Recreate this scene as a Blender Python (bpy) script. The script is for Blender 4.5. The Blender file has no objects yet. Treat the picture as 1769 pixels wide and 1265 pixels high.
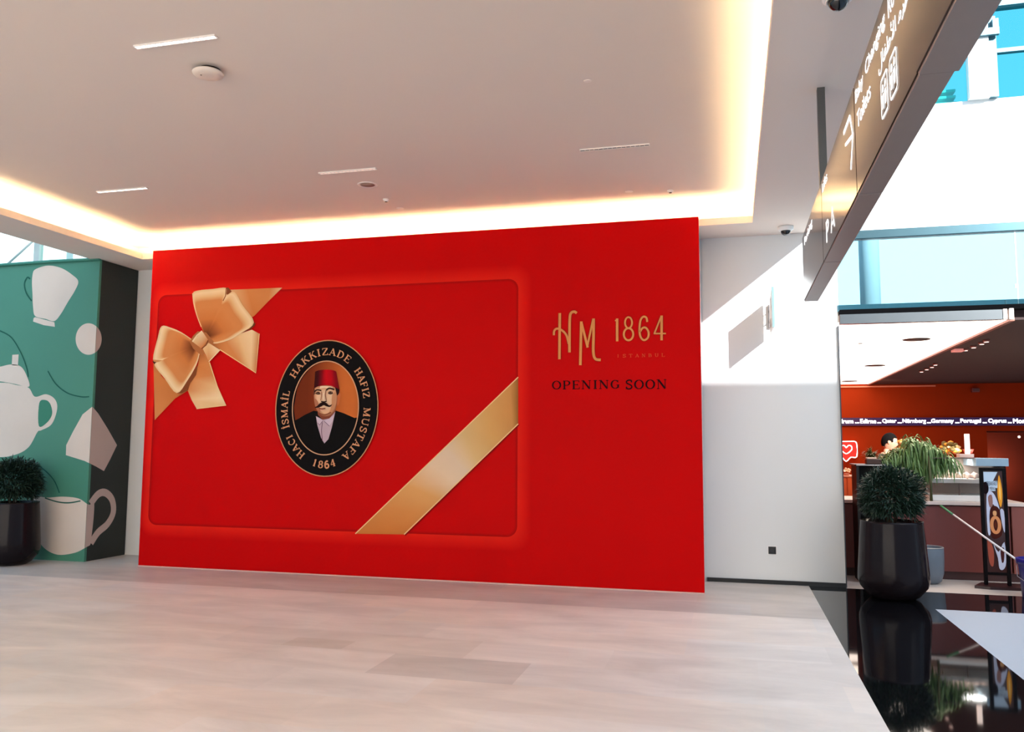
import bpy, bmesh, math, random
from math import sin, cos, pi, radians
from mathutils import Vector, Matrix
from mathutils.geometry import tessellate_polygon
random.seed(7)
sc = bpy.context.scene
C = bpy.context.collection

# ------------------------------------------------------------------ camera
FPX, YAW, PITCH, ROLL, EYE = 1437.03, radians(14.7425), radians(5.4523), radians(0.3157), 1.55
W, H = 1769, 1265
FW = Vector((-sin(YAW)*cos(PITCH), cos(YAW)*cos(PITCH), sin(PITCH)))
_r = Vector((cos(YAW), sin(YAW), 0)); _u = _r.cross(FW)
RT = _r*cos(ROLL) + _u*sin(ROLL); UP = _u*cos(ROLL) - _r*sin(ROLL)
cd = bpy.data.cameras.new('camera'); cam = bpy.data.objects.new('camera', cd); C.objects.link(cam)
m = Matrix((RT, UP, -FW)).transposed().to_4x4(); m.translation = (0, 0, EYE)
cam.matrix_world = m
cd.sensor_width = 36; cd.lens = 36*FPX/W; cd.clip_start = .05; cd.clip_end = 200
sc.camera = cam

# ------------------------------------------------------------------ light
sc.view_settings.view_transform = 'Standard'; sc.view_settings.look = 'None'
sc.view_settings.gamma = 1; sc.view_settings.use_curve_mapping = False
sc.view_settings.exposure = 0.84
wd = bpy.data.worlds.new('sky'); sc.world = wd; wd.use_nodes = True
nt = wd.node_tree; nt.nodes.clear()
sky = nt.nodes.new('ShaderNodeTexSky'); sky.sky_type = 'NISHITA'; sky.sun_disc = False
sky.sun_elevation = radians(38); sky.sun_rotation = radians(150); sky.air_density = 1.0; sky.dust_density = 3.0
mixw = nt.nodes.new('ShaderNodeMixRGB'); mixw.inputs[0].default_value = .7; mixw.inputs[2].default_value = (1.6, 2.8, 3.9, 1)
bg = nt.nodes.new('ShaderNodeBackground'); bg.inputs[1].default_value = .225
ow = nt.nodes.new('ShaderNodeOutputWorld')
nt.links.new(sky.outputs[0], mixw.inputs[1]); nt.links.new(mixw.outputs[0], bg.inputs[0]); nt.links.new(bg.outputs[0], ow.inputs[0])
sd = bpy.data.lights.new('sun', 'SUN'); sd.energy = 6.5; sd.angle = radians(.53); sd.color = (.95, .98, 1)
sun = bpy.data.objects.new('sun', sd); C.objects.link(sun)
sun.rotation_euler = Vector((-.458, .82, -.36)).to_track_quat('-Z', 'Y').to_euler()

def area(name, loc, direction, sx, sy, power, color):
    d = bpy.data.lights.new(name, 'AREA'); d.shape = 'RECTANGLE'; d.size = sx; d.size_y = sy
    d.energy = power; d.color = color
    o = bpy.data.objects.new(name, d); C.objects.link(o); o.location = loc
    o.rotation_euler = Vector(direction).to_track_quat('-Z', 'Y').to_euler()
    return o
area('added_fill_behind_camera', (-5.2, -5.6, 2.1), (.04, 1, 0), 12, 3.8, 250, (1, .92, .835))  # unseen fill added to brighten hoardings and floor; no glazing stands there
area('added_fill_overhead', (-4.0, -.5, 4.2), (0, .45, -1), 6.5, 4, 150, (1, .92, .84))  # second added fill, overhead and out of view, without any fixture
area('cafe_wall_wash', (2.5, 18.3, 2.8), (-.35, 1, -.55), 1.6, .25, 13, (1, .66, .40))
area('cafe_counter_lamp', (3.0, 11.6, 2.85), (0, -.1, -1), 1.6, .4, 26, (1, .84, .68))

# ------------------------------------------------------------------ helpers
def ray(u, v): return RT*((u-W/2)/FPX) - UP*((v-H/2)/FPX) + FW
E0 = Vector((0, 0, EYE))
def onY(u, v, y): d = ray(u, v); return E0 + d*(y/d.y)
def onX(u, v, x): d = ray(u, v); return E0 + d*(x/d.x)
def onZ(u, v, z): d = ray(u, v); return E0 + d*((z-EYE)/d.z)
def lin(c):
    return tuple((x/255/12.92 if x/255 <= .04045 else ((x/255+.055)/1.055)**2.4) for x in c[:3]) + (1.0,)

MATS = {}
def mat(name, rgb, rough=.6, metal=0, var=.06, scale=12, bump=0, spec=.5, coat=0, emit=None, estr=0, alpha=None, trans=0):
    if name in MATS: return MATS[name]
    M = bpy.data.materials.new(name); M.use_nodes = True; t = M.node_tree
    b = t.nodes['Principled BSDF']; L = t.links.new
    base = lin(rgb)
    tc = t.nodes.new('ShaderNodeTexCoord'); nz = t.nodes.new('ShaderNodeTexNoise')
    nz.inputs['Scale'].default_value = scale; nz.inputs['Detail'].default_value = 4
    L(tc.outputs['Object'], nz.inputs['Vector'])
    mx = t.nodes.new('ShaderNodeMixRGB'); mx.inputs[1].default_value = tuple(x*(1-var) for x in base[:3])+(1,)
    mx.inputs[2].default_value = tuple(min(1, x*(1+var)) for x in base[:3])+(1,)
    L(nz.outputs['Fac'], mx.inputs[0]); L(mx.outputs[0], b.inputs['Base Color'])
    b.inputs['Roughness'].default_value = rough; b.inputs['Metallic'].default_value = metal
    b.inputs['Specular IOR Level'].default_value = spec; b.inputs['Coat Weight'].default_value = coat
    b.inputs['Coat Roughness'].default_value = .05; b.inputs['Transmission Weight'].default_value = trans
    if bump:
        bp = t.nodes.new('ShaderNodeBump'); bp.inputs['Strength'].default_value = bump; bp.inputs['Distance'].default_value = .01
        L(nz.outputs['Fac'], bp.inputs['Height']); L(bp.outputs[0], b.inputs['Normal'])
    if emit: b.inputs['Emission Color'].default_value = lin(emit); b.inputs['Emission Strength'].default_value = estr
    MATS[name] = M; return M
def glass(name, rgb, refl=.1, dens=1.0):
    """thin clear sheet: tinted see-through with a weak mirror"""
    M = bpy.data.materials.new(name); M.use_nodes = True; t = M.node_tree; t.nodes.clear()
    tr = t.nodes.new('ShaderNodeBsdfTransparent'); tr.inputs[0].default_value = lin(rgb)
    gl = t.nodes.new('ShaderNodeBsdfGlossy'); gl.inputs['Roughness'].default_value = .02
    lw = t.nodes.new('ShaderNodeLayerWeight'); lw.inputs[0].default_value = refl
    mx = t.nodes.new('ShaderNodeMixShader'); o = t.nodes.new('ShaderNodeOutputMaterial')
    t.links.new(lw.outputs['Fresnel'], mx.inputs[0]); t.links.new(tr.outputs[0], mx.inputs[1])
    t.links.new(gl.outputs[0], mx.inputs[2]); t.links.new(mx.outputs[0], o.inputs[0])
    MATS[name] = M; return M
def attr_mat(name, rough=.5, var=.03, scale=3, spec=.4, emit=0, bump=0):
    M = bpy.data.materials.new(name); M.use_nodes = True; t = M.node_tree
    b = t.nodes['Principled BSDF']; L = t.links.new
    a = t.nodes.new('ShaderNodeAttribute'); a.attribute_name = 'ink'
    tc = t.nodes.new('ShaderNodeTexCoord'); nz = t.nodes.new('ShaderNodeTexNoise'); nz.inputs['Scale'].default_value = scale
    nz.inputs['Detail'].default_value = 6
    L(tc.outputs['Object'], nz.inputs['Vector'])
    mr = t.nodes.new('ShaderNodeMapRange'); mr.inputs['From Min'].default_value = .3; mr.inputs['From Max'].default_value = .7
    mr.inputs['To Min'].default_value = 1-var; mr.inputs['To Max'].default_value = 1+var
    L(nz.outputs['Fac'], mr.inputs['Value'])
    vm = t.nodes.new('ShaderNodeVectorMath'); vm.operation = 'SCALE'
    L(a.outputs['Color'], vm.inputs[0]); L(mr.outputs[0], vm.inputs['Scale']); L(vm.outputs[0], b.inputs['Base Color'])
    b.inputs['Roughness'].default_value = rough; b.inputs['Specular IOR Level'].default_value = spec
    if emit: L(vm.outputs[0], b.inputs['Emission Color']); b.inputs['Emission Strength'].default_value = emit
    MATS[name] = M; return M

def link(name, me, material, parent=None):
    o = bpy.data.objects.new(name, me); C.objects.link(o)
    if material: me.materials.append(material)
    if parent is not None:
        o.parent = parent
        o.matrix_parent_inverse = parent.matrix_basis.inverted()
    return o
def tag(o, label=None, cat=None, group=None, kind=None):
    if label: o['label'] = label
    if cat: o['category'] = cat
    if group: o['group'] = group
    if kind: o['kind'] = kind
    return o
def thing(name, loc, label, cat, group=None):
    o = bpy.data.objects.new(name, None); C.objects.link(o); o.location = loc; o.empty_display_size = .1
    return tag(o, label, cat, group)
def plabel(o, text): o['label'] = text; return o

class MB:
    def __init__(s): s.b = bmesh.new()
    def box(s, x0, x1, y0, y1, z0, z1, bev=0, rot=0):
        g = bmesh.ops.create_cube(s.b, size=1)['verts']
        bmesh.ops.scale(s.b, vec=(x1-x0, y1-y0, z1-z0), verts=g)
        if bev:
            es = list({e for v in g for e in v.link_edges})
            r = bmesh.ops.bevel(s.b, geom=es, offset=bev, segments=2, affect='EDGES', profile=.5)
            g = list(set(r['verts']) | {v for v in g if v.is_valid})
        if rot: bmesh.ops.rotate(s.b, cent=(0, 0, 0), matrix=Matrix.Rotation(rot, 3, 'Z'), verts=g)
        bmesh.ops.translate(s.b, vec=((x0+x1)/2, (y0+y1)/2, (z0+z1)/2), verts=g)
        return s
    def lathe(s, prof, cx=0, cy=0, n=40):
        rings = []
        for r, z in prof:
            rings.append([s.b.verts.new((cx+r*cos(2*pi*i/n), cy+r*sin(2*pi*i/n), z)) for i in range(n)] if r > 1e-5 else [s.b.verts.new((cx, cy, z))])
        for a, b in zip(rings, rings[1:]):
            for i in range(n):
                j = (i+1) % n
                q = [a[i % len(a)], a[j % len(a)], b[j % len(b)], b[i % len(b)]]
                q2 = []
                for v in q:
                    if v not in q2: q2.append(v)
                if len(q2) > 2: s.b.faces.new(q2)
        for f in s.b.faces: f.smooth = True
        return s
    def tube(s, pts, r, n=10, r1=None, cap=True):
        pts = [Vector(p) for p in pts]; rings = []
        for i, p in enumerate(pts):
            d = (pts[min(i+1, len(pts)-1)] - pts[max(i-1, 0)]).normalized()
            a = d.cross(Vector((0, 0, 1)))
            if a.length < .05: a = d.cross(Vector((1, 0, 0)))
            a.normalize(); b = d.cross(a)
            rr = r if r1 is None else r+(r1-r)*i/(len(pts)-1)
            rings.append([s.b.verts.new(p + a*rr*cos(2*pi*k/n) + b*rr*sin(2*pi*k/n)) for k in range(n)])
        for A, B in zip(rings, rings[1:]):
            for k in range(n): s.b.faces.new((A[k], A[(k+1) % n], B[(k+1) % n], B[k])).smooth = True
        if cap: s.b.faces.new(rings[0][::-1]); s.b.faces.new(rings[-1])
        return s
    def ball(s, c, r, sc3=(1, 1, 1), sub=2):
        g = bmesh.ops.create_icosphere(s.b, subdivisions=sub, radius=r)['verts']
        bmesh.ops.scale(s.b, vec=sc3, verts=g); bmesh.ops.translate(s.b, vec=c, verts=g)
        for v in g:
            for f in v.link_faces: f.smooth = True
        return s
    def prism(s, pts, y0, y1, plane='XZ'):
        A = [s.b.verts.new((p[0], y0, p[1]) if plane == 'XZ' else ((y0, p[0], p[1]) if plane == 'YZ' else (p[0], p[1], y0))) for p in pts]
        B = [s.b.verts.new((p[0], y1, p[1]) if plane == 'XZ' else ((y1, p[0], p[1]) if plane == 'YZ' else (p[0], p[1], y1))) for p in pts]
        s.b.faces.new(A); s.b.faces.new(B[::-1])
        for i in range(len(A)):
            j = (i+1) % len(A); s.b.faces.new((A[i], B[i], B[j], A[j]))
        return s
    def build(s, name, material, parent=None):
        bmesh.ops.recalc_face_normals(s.b, faces=s.b.faces)
        me = bpy.data.meshes.new(name); s.b.to_mesh(me); s.b.free()
        return link(name, me, material, parent)

def catmull(pts, n=6, closed=True):
    out = []; N = len(pts)
    rng = range(N) if closed else range(N-1)
    for i in rng:
        g = (lambda k: pts[k % N]) if closed else (lambda k: pts[max(0, min(N-1, k))])
        p0, p1, p2, p3 = g(i-1), g(i), g(i+1), g(i+2)
        for k in range(n):
            t = k/n
            out.append(tuple(.5*((2*p1[j]) + (-p0[j]+p2[j])*t + (2*p0[j]-5*p1[j]+4*p2[j]-p3[j])*t*t + (-p0[j]+3*p1[j]-3*p2[j]+p3[j])*t**3) for j in (0, 1)))
    if not closed: out.append(tuple(pts[-1]))
    return out
def arc(cx, cy, rx, ry, a0, a1, n=14):
    return [(cx+rx*cos(radians(a0+(a1-a0)*i/n)), cy+ry*sin(radians(a0+(a1-a0)*i/n))) for i in range(n+1)]

class Ink:
    """flat printed artwork in the (s, z) coordinates of a board; to3d(s, z, layer) places it"""
    def __init__(s, to3d, base=0): s.f = to3d; s.v = []; s.fc = []; s.c = []; s.layer = base
    def _add(s, pts, col):
        i0 = len(s.v)
        for k, p in enumerate(pts):
            s.v.append(s.f(p[0], p[1], s.layer)); s.c.append(lin(col[k]))
        return i0
    def poly(s, pts, col, step=1):
        s.layer += step
        i0 = s._add(pts, [col]*len(pts))
        for t in tessellate_polygon([[Vector((p[0], p[1], 0)) for p in pts]]): s.fc.append([i0+k for k in t])
    def strip(s, A, B, colA, colB=None, step=1):
        s.layer += step; colB = colB or colA; n = len(A)
        a = s._add(A, colA); b = s._add(B, colB)
        for i in range(n-1): s.fc.append([a+i, a+i+1, b+i+1, b+i])
    def stroke(s, pts, w, col, step=1, closed=False, auto=None):
        """auto=(thin, heavy): pen width from the direction of the stroke"""
        P = [Vector((p[0], p[1])) for p in pts]; A = []; B = []; n = len(P)
        for i in range(n):
            d = (P[(i+1) % n] - P[i-1]) if closed else (P[min(i+1, n-1)] - P[max(i-1, 0)])
            if d.length < 1e-9: d = Vector((1, 0))
            d.normalize(); nn = Vector((-d.y, d.x))
            ww = w if auto is None else auto[0] + (auto[1]-auto[0])*abs(d.y)**1.5
            A.append(P[i]+nn*ww/2); B.append(P[i]-nn*ww/2)
        if closed: A.append(A[0]); B.append(B[0])
        s.strip(A, B, [col]*len(A), step=step)
    def radial(s, c, rim, stops, step=1):
        """rings from the centre to the rim, stops = [(t, colour)]"""
        s.layer += step; prev = None; n = len(rim)
        for t, col in stops:
            i0 = s._add([(c[0]+(p[0]-c[0])*t, c[1]+(p[1]-c[1])*t) for p in rim], [col]*n)
            if prev is not None:
                for i in range(n-1): s.fc.append([prev+i, prev+i+1, i0+i+1, i0+i])
            prev = i0
    def build(s, name, parent, material=None):
        me = bpy.data.meshes.new(name); me.from_pydata([tuple(v) for v in s.v], [], s.fc); me.update()
        ca = me.color_attributes.new('ink', 'FLOAT_COLOR', 'POINT')
        for i, c in enumerate(s.c): ca.data[i].color = c
        return link(name, me, material or MATS['print'], parent)
def mixc(a, b, t): return tuple(a[i]+(b[i]-a[i])*t for i in range(3))

# serif capitals as pen strokes, box height 1: (width, [(points, kind)])  kinds: a auto, h heavy, t thin
def sf(x, y, w=.17): return ([(x-w, y), (x+w, y)], 't')
def G():
    g = {}
    g['I'] = (.5, [([(.25, 0), (.25, 1)], 'h'), sf(.25, .02), sf(.25, .98)])
    g['İ'] = (.5, g['I'][1] + [([(.17, 1.2), (.33, 1.2)], 'h')])
    g['H'] = (1.0, [([(.2, 0), (.2, 1)], 'h'), ([(.8, 0), (.8, 1)], 'h'), ([(.2, .5), (.8, .5)], 't')] + [sf(x, y) for x in (.2, .8) for y in (.02, .98)])
    g['A'] = (.95, [([(.12, 0), (.47, 1)], 't'), ([(.45, 1), (.8, 0)], 'h'), ([(.24, .34), (.7, .34)], 't'), sf(.13, .02, .14), sf(.8, .02)])
    g['C'] = (.85, [(arc(.47, .5, .36, .47, 45, 315, 20), 'a'), ([(.76, .98), (.76, .7)], 't')])
    g['G'] = (.92, [(arc(.47, .5, .36, .47, 45, 330, 20), 'a'), ([(.74, .98), (.74, .7)], 't'), ([(.76, .42), (.76, .1)], 'h'), sf(.74, .44, .14)])
    g['D'] = (.95, [([(.2, 0), (.2, 1)], 'h'), ([(.06, .98), (.4, .98)], 't'), ([(.06, .02), (.4, .02)], 't'), (arc(.38, .5, .42, .48, 90, -90, 16), 'a')])
    g['E'] = (.85, [([(.2, 0), (.2, 1)], 'h'), ([(.05, .98), (.72, .98)], 't'), ([(.05, .02), (.76, .02)], 't'), ([(.2, .52), (.58, .52)], 't'), ([(.72, 1), (.72, .78)], 't'), ([(.76, 0), (.76, .25)], 't'), ([(.58, .62), (.58, .42)], 't')])
    g['F'] = (.8, [([(.2, 0), (.2, 1)], 'h'), ([(.05, .98), (.72, .98)], 't'), sf(.2, .02), ([(.2, .52), (.58, .52)], 't'), ([(.72, 1), (.72, .76)], 't'), ([(.58, .62), (.58, .42)], 't')])
    g['K'] = (.95, [([(.2, 0), (.2, 1)], 'h'), ([(.22, .42), (.72, .98)], 't'), ([(.4, .62), (.82, .02)], 'h'), sf(.2, .02), sf(.2, .98), sf(.74, .98, .12), sf(.82, .02, .12)])
    g['L'] = (.8, [([(.2, 0), (.2, 1)], 'h'), sf(.2, .98), ([(.05, .02), (.72, .02)], 't'), ([(.72, 0), (.72, .28)], 't')])
    g['M'] = (1.15, [([(.17, 0), (.17, 1)], 't'), ([(.17, 1), (.56, .06)], 'h'), ([(.56, .06), (.94, 1)], 't'), ([(.94, 0), (.94, 1)], 'h'), sf(.16, .02, .13), sf(.94, .02), sf(.12, .98, .1), sf(.98, .98, .12)])
    g['N'] = (1.05, [([(.18, 0), (.18, 1)], 't'), ([(.18, 1), (.84, .02)], 'h'), ([(.84, 0), (.84, 1)], 't'), sf(.17, .02, .13), sf(.84, .98, .13), sf(.12, .98, .1)])
    g['O'] = (1.0, [(arc(.5, .5, .39, .47, 0, 360, 28), 'a')])
    g['P'] = (.85, [([(.2, 0), (.2, 1)], 'h'), sf(.2, .02), ([(.06, .98), (.42, .98)], 't'), ([(.2, .46), (.42, .46)], 't'), (arc(.42, .72, .3, .26, 90, -90, 12), 'a')])
    g['S'] = (.75, [(catmull([(.62, .74), (.58, .93), (.36, .98), (.14, .86), (.16, .66), (.4, .52), (.6, .38), (.64, .18), (.44, .03), (.2, .05), (.1, .26)], 4, False), 'm'), ([(.63, 1), (.63, .72)], 't'), ([(.1, 0), (.1, .28)], 't')])
    g['T'] = (.85, [([(.42, 0), (.42, 1)], 'h'), ([(.06, .98), (.78, .98)], 't'), ([(.06, 1), (.06, .74)], 't'), ([(.78, 1), (.78, .74)], 't'), sf(.42, .02)])
    g['U'] = (1.0, [([(.2, 1), (.2, .3)] + arc(.5, .3, .3, .28, 180, 360, 12)[1:-1] + [(.8, .3), (.8, 1)], 'a'), sf(.2, .98), sf(.8, .98, .13)])
    g['B'] = (.9, [([(.2, 0), (.2, 1)], 'h'), ([(.06, .98), (.42, .98)], 't'), ([(.06, .02), (.44, .02)], 't'), ([(.2, .52), (.42, .52)], 't'), (arc(.42, .75, .26, .23, 90, -90, 10), 'a'), (arc(.44, .27, .32, .25, 90, -90, 10), 'a')])
    g['Z'] = (.85, [([(.1, .97), (.74, .97)], 't'), ([(.72, .95), (.12, .05)], 'h'), ([(.1, .03), (.76, .03)], 't'), ([(.1, 1), (.1, .76)], 't'), ([(.76, 0), (.76, .26)], 't')])
    g['1'] = (.55, [([(.28, 0), (.28, 1)], 'h'), sf(.28, .02), ([(.1, .82), (.28, .98)], 't')])
    g['8'] = (.75, [(arc(.37, .74, .22, .24, 0, 360, 20), 'a'), (arc(.37, .27, .28, .26, 0, 360, 20), 'a')])
    g['6'] = (.75, [(catmull([(.6, .9), (.4, .97), (.18, .75), (.1, .35), (.22, .05), (.42, .02), (.62, .14), (.64, .38), (.5, .56), (.28, .54), (.13, .36)], 4, False), 'h')])
    g['4'] = (.78, [([(.52, 0), (.52, 1)], 'h'), ([(.52, 1), (.06, .3)], 't'), ([(.06, .3), (.72, .3)], 't'), sf(.52, .02)])
    return g
GLY = G()
def glyph(ink, ch, fn, sx, hy, col, heavy=.2, thin=.08):
    """draw one character; fn maps local metres (x, y) to board coordinates"""
    for pts, kind in GLY[ch][1]:
        q = [fn(p[0]*sx, p[1]*hy) for p in pts]
        if kind == 'a': ink.stroke(q, 0, col, step=.05, auto=(thin*hy, heavy*hy), closed=False)
        else: ink.stroke(q, (heavy if kind == 'h' else thin if kind == 't' else (heavy*.6+thin*.4))*hy, col, step=.05)
def line_text(ink, txt, s0, s1, z0, z1, col, heavy=.2, thin=.08, gap=.12):
    ws = [(GLY[c][0] if c != ' ' else .6) for c in txt]; tot = sum(ws)+gap*(len(txt)-1)
    sx = (s1-s0)/tot; x = s0
    for c, w in zip(txt, ws):
        if c != ' ': glyph(ink, c, lambda a, b, x=x: (x+a, z0+b), sx, z1-z0, col, heavy, thin)
        x += (w+gap)*sx

_font_cache = {}
def font_pts(txt):
    """built-in typeface -> (verts, faces), baseline at 0, cap height about 0.7"""
    cu = bpy.data.curves.new('t', 'FONT'); cu.body = txt; cu.size = 1; cu.resolution_u = 3
    o = bpy.data.objects.new('t', cu); C.objects.link(o)
    dg = bpy.context.evaluated_depsgraph_get()
    me = bpy.data.meshes.new_from_object(o.evaluated_get(dg))
    v = [tuple(x.co[:2]) for x in me.vertices]; f = [list(p.vertices) for p in me.polygons]
    bpy.data.objects.remove(o); bpy.data.curves.remove(cu); bpy.data.meshes.remove(me)
    return v, f
def font_ink(ink, txt, s0, s1, z0, z1, col, flip=1, mirror_box=None):
    v, f = font_pts(txt)
    if not v: return
    a0, a1 = min(p[0] for p in v), max(p[0] for p in v); b0, b1 = min(p[1] for p in v), max(p[1] for p in v)
    ink.layer += .05; i0 = len(ink.v)
    for p in v:
        s = s0+(p[0]-a0)/(a1-a0)*(s1-s0); z = z0+(p[1]-b0)/(b1-b0)*(z1-z0)
        ink.v.append(ink.f(s, z, ink.layer)); ink.c.append(lin(col))
    ink.fc += [[i0+k for k in q] for q in f]

attr_mat('print', .55, .03, 2.5, .05)
attr_mat('lit_print', .4, 0, 3, .3, emit=1.2)
WALL = mat('wall_paint', (218, 220, 219), .75, var=.015, scale=3)
CEIL = mat('ceiling_paint', (226, 214, 204), .85, var=.01, scale=2)
WHITE = mat('white_paint', (232, 230, 226), .6, var=.02)
BLACK = mat('black_metal', (10, 10, 12), .5, .1, var=.1)
STEEL = mat('brushed_steel', (150, 152, 154), .38, .9, var=.08, scale=30)

# ================================================================== the setting
def struct(o): o['kind'] = 'structure'; return o
# stone floor laid as rectangular slabs
def floor_mesh():
    v = []; f = []; cols = []
    rows = [-6+.0] 
    y = 5.40
    while y > -6: y -= .55
    rnd = random.Random(3)
    while y < 9.2:
        k = round((y-5.40)/.55); off = -2.45 + (0 if k % 2 == 0 else .52)
        x = off
        while x > -16: x -= 1.04
        while x < .81:
            a, b = max(x, -16), min(x+1.04, .81)
            y1 = min(y+.55, 10.07) if y+.55 < 9.2 else 10.07
            g = 1 + rnd.uniform(-.035, .03); t = rnd.uniform(-.02, .02)
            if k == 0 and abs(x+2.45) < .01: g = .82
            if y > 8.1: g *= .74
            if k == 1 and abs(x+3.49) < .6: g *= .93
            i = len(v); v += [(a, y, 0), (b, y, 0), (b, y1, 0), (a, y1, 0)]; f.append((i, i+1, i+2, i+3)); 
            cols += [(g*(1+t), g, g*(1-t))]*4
            x += 1.04
        y += .55
    i = len(v); v += [(-3.41, 5.952, .0004), (-2.90, 5.952, .0004), (-2.90, 6.225, .0004), (-3.41, 6.225, .0004)]; f.append((i, i+1, i+2, i+3)); cols += [(.84, .83, .80)]*4
    me = bpy.data.meshes.new('floor'); me.from_pydata(v, [], f); me.update()
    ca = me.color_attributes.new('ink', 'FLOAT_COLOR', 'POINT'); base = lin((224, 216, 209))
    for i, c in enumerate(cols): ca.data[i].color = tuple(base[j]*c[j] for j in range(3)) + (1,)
    return me
def stone_mat():
    M = bpy.data.materials.new('beige_stone'); M.use_nodes = True; t = M.node_tree; b = t.nodes['Principled BSDF']; L = t.links.new
    a = t.nodes.new('ShaderNodeAttribute'); a.attribute_name = 'ink'
    tc = t.nodes.new('ShaderNodeTexCoord'); mp = t.nodes.new('ShaderNodeMapping'); mp.inputs['Scale'].default_value = (.9, 2.6, 1)
    n1 = t.nodes.new('ShaderNodeTexNoise'); n1.inputs['Scale'].default_value = 1.1; n1.inputs['Detail'].default_value = 7; n1.inputs['Roughness'].default_value = .6
    n1.inputs['Distortion'].default_value = .6
    L(tc.outputs['Object'], mp.inputs[0]); L(mp.outputs[0], n1.inputs['Vector'])
    r = t.nodes.new('ShaderNodeMapRange'); r.inputs['From Min'].default_value = .3; r.inputs['From Max'].default_value = .7
    r.inputs['To Min'].default_value = .86; r.inputs['To Max'].default_value = 1.13
    L(n1.outputs['Fac'], r.inputs['Value'])
    s = t.nodes.new('ShaderNodeVectorMath'); s.operation = 'SCALE'; L(a.outputs['Color'], s.inputs[0]); L(r.outputs[0], s.inputs['Scale'])
    L(s.outputs[0], b.inputs['Base Color']); b.inputs['Roughness'].default_value = .42; b.inputs['Specular IOR Level'].default_value = .35
    return M
struct(link('floor', floor_mesh(), stone_mat()))
fb = MB(); fb.box(.81, 1.87, -6, 10.0, -.05, 0); fb.box(1.87, 14, 8.97, 10.0, -.05, 0); fb.box(.81, 1.2, 10.0, 10.075, -.05, 0)
struct(fb.build('floor', mat('polished_black_stone', (14, 14, 17), .04, var=.3, scale=2, spec=.75)))
struct(MB().box(1.87, 14, -6, 8.97, -.05, 0).build('floor', mat('pale_grey_stone', (176, 184, 196), .5, var=.02)))
struct(MB().box(1.2, 14, 10.0, 20.3, -.05, 0).build('floor', mat('cafe_pale_tile', (214, 200, 190), .35, var=.04)))
struct(MB().box(-16, -8.36, -6, 12.4, -.1, -.02).build('floor', MATS['pale_grey_stone']))

# walls
struct(MB().box(-8.5, 1.2, 10.07, 10.22, 0, 4.6).build('wall_back', WALL))
struct(MB().box(.9, 1.2, 10.0701, 10.2199, 4.6, 4.7).build('wall_back', WALL))
struct(MB().box(-.30, 1.205, 10.045, 10.069, 0, .045).build('baseboard_back', mat('black_skirting', (15, 16, 20), .3)))
struct(MB().box(1.201, 1.209, 10.03, 10.22, 0, 2.93).build('trim_1', mat('dark_corner_trim', (60, 66, 74), .35, .5)))
# unseen walls round the viewpoint; the front one is shaped to cut the sunlight
wb = MB(); wb.box(-16, 16, -6.2, -6, 0, 9.4); wb.box(-16, 8.48, -6.2, -6, 9.4, 14)
struct(wb.build('wall_sun_cut', WHITE))
struct(MB().box(-16.2, -16, -6, 12.5, 0, 3.9).build('wall_left', WHITE))
wr = MB(); wr.box(14, 14.2, -6, 6.0, 0, 5.0); wr.box(14, 14.2, 8.4, 20.4, 0, 5.0)
struct(wr.build('wall_right', WHITE))

# tray ceiling with a cove all round
XL, XR, YF, YN = -7.68, .274, 9.45, -3.0
ZS, ZL, ZU = 4.035, 4.115, 4.30
XO = .99
s = MB()
s.box(-8.36, XL, -6, 10.07, ZS, ZS+.02); s.box(XR, XO, -6, 10.07, ZS, ZS+.02)
s.box(XL, XR, YF, 10.07, ZS, ZS+.02); s.box(XL, XR, -6, YN, ZS, ZS+.02)
s.box(XL-.02, XL, YN, YF, ZS+.02, ZL); s.box(XR, XR+.02, YN, YF, ZS+.02, ZL)
s.box(XL-.02, XR+.02, YF, YF+.02, ZS+.02, ZL); s.box(XL-.02, XR+.02, YN-.02, YN, ZS+.02, ZL)
struct(s.build('ceiling', CEIL))
u = MB(); u.box(XL-.42, XR+.42, YN-.42, YF+.42, ZU, ZU+.1)
u.box(XL-.42, XL-.38, YN-.4, YF+.4, ZS+.02, ZU); u.box(XR+.38, XR+.42, YN-.4, YF+.4, ZS+.02, ZU)
u.box(XL-.38, XR+.38, YF+.38, YF+.42, ZS+.02, ZU); u.box(XL-.38, XR+.38, YN-.42, YN-.38, ZS+.02, ZU)
struct(u.build('ceiling', CEIL))
struct(MB().box(XO-.03, XO, -6, 10.07, ZS+.02, 5.2).build('trim_2', WHITE))
struct(MB().box(-8.36, -8.33, -6, 10.07, ZS+.02, 4.4).build('trim_3', CEIL))
LED = mat('warm_led', (255, 214, 150), .5, emit=(255, 226, 172), estr=72)
for k, (a, b, c, d, nm) in enumerate(((XL-.16, XL-.12, YN, YF, 'left'), (XR+.12, XR+.16, YN, YF, 'right'), (XL, XR, YF+.12, YF+.16, 'far'))):
    l = MB().box(a, b, c, d, ZS+.022, ZS+.034).build('cove_light_strip', LED if nm != 'right' else mat('dimmer_warm_led', (255, 214, 150), .5, emit=(255, 228, 180), estr=26))
    tag(l, 'warm light strip lying in the cove along the %s side of the tray ceiling' % nm, 'light', kind='structure')

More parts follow.
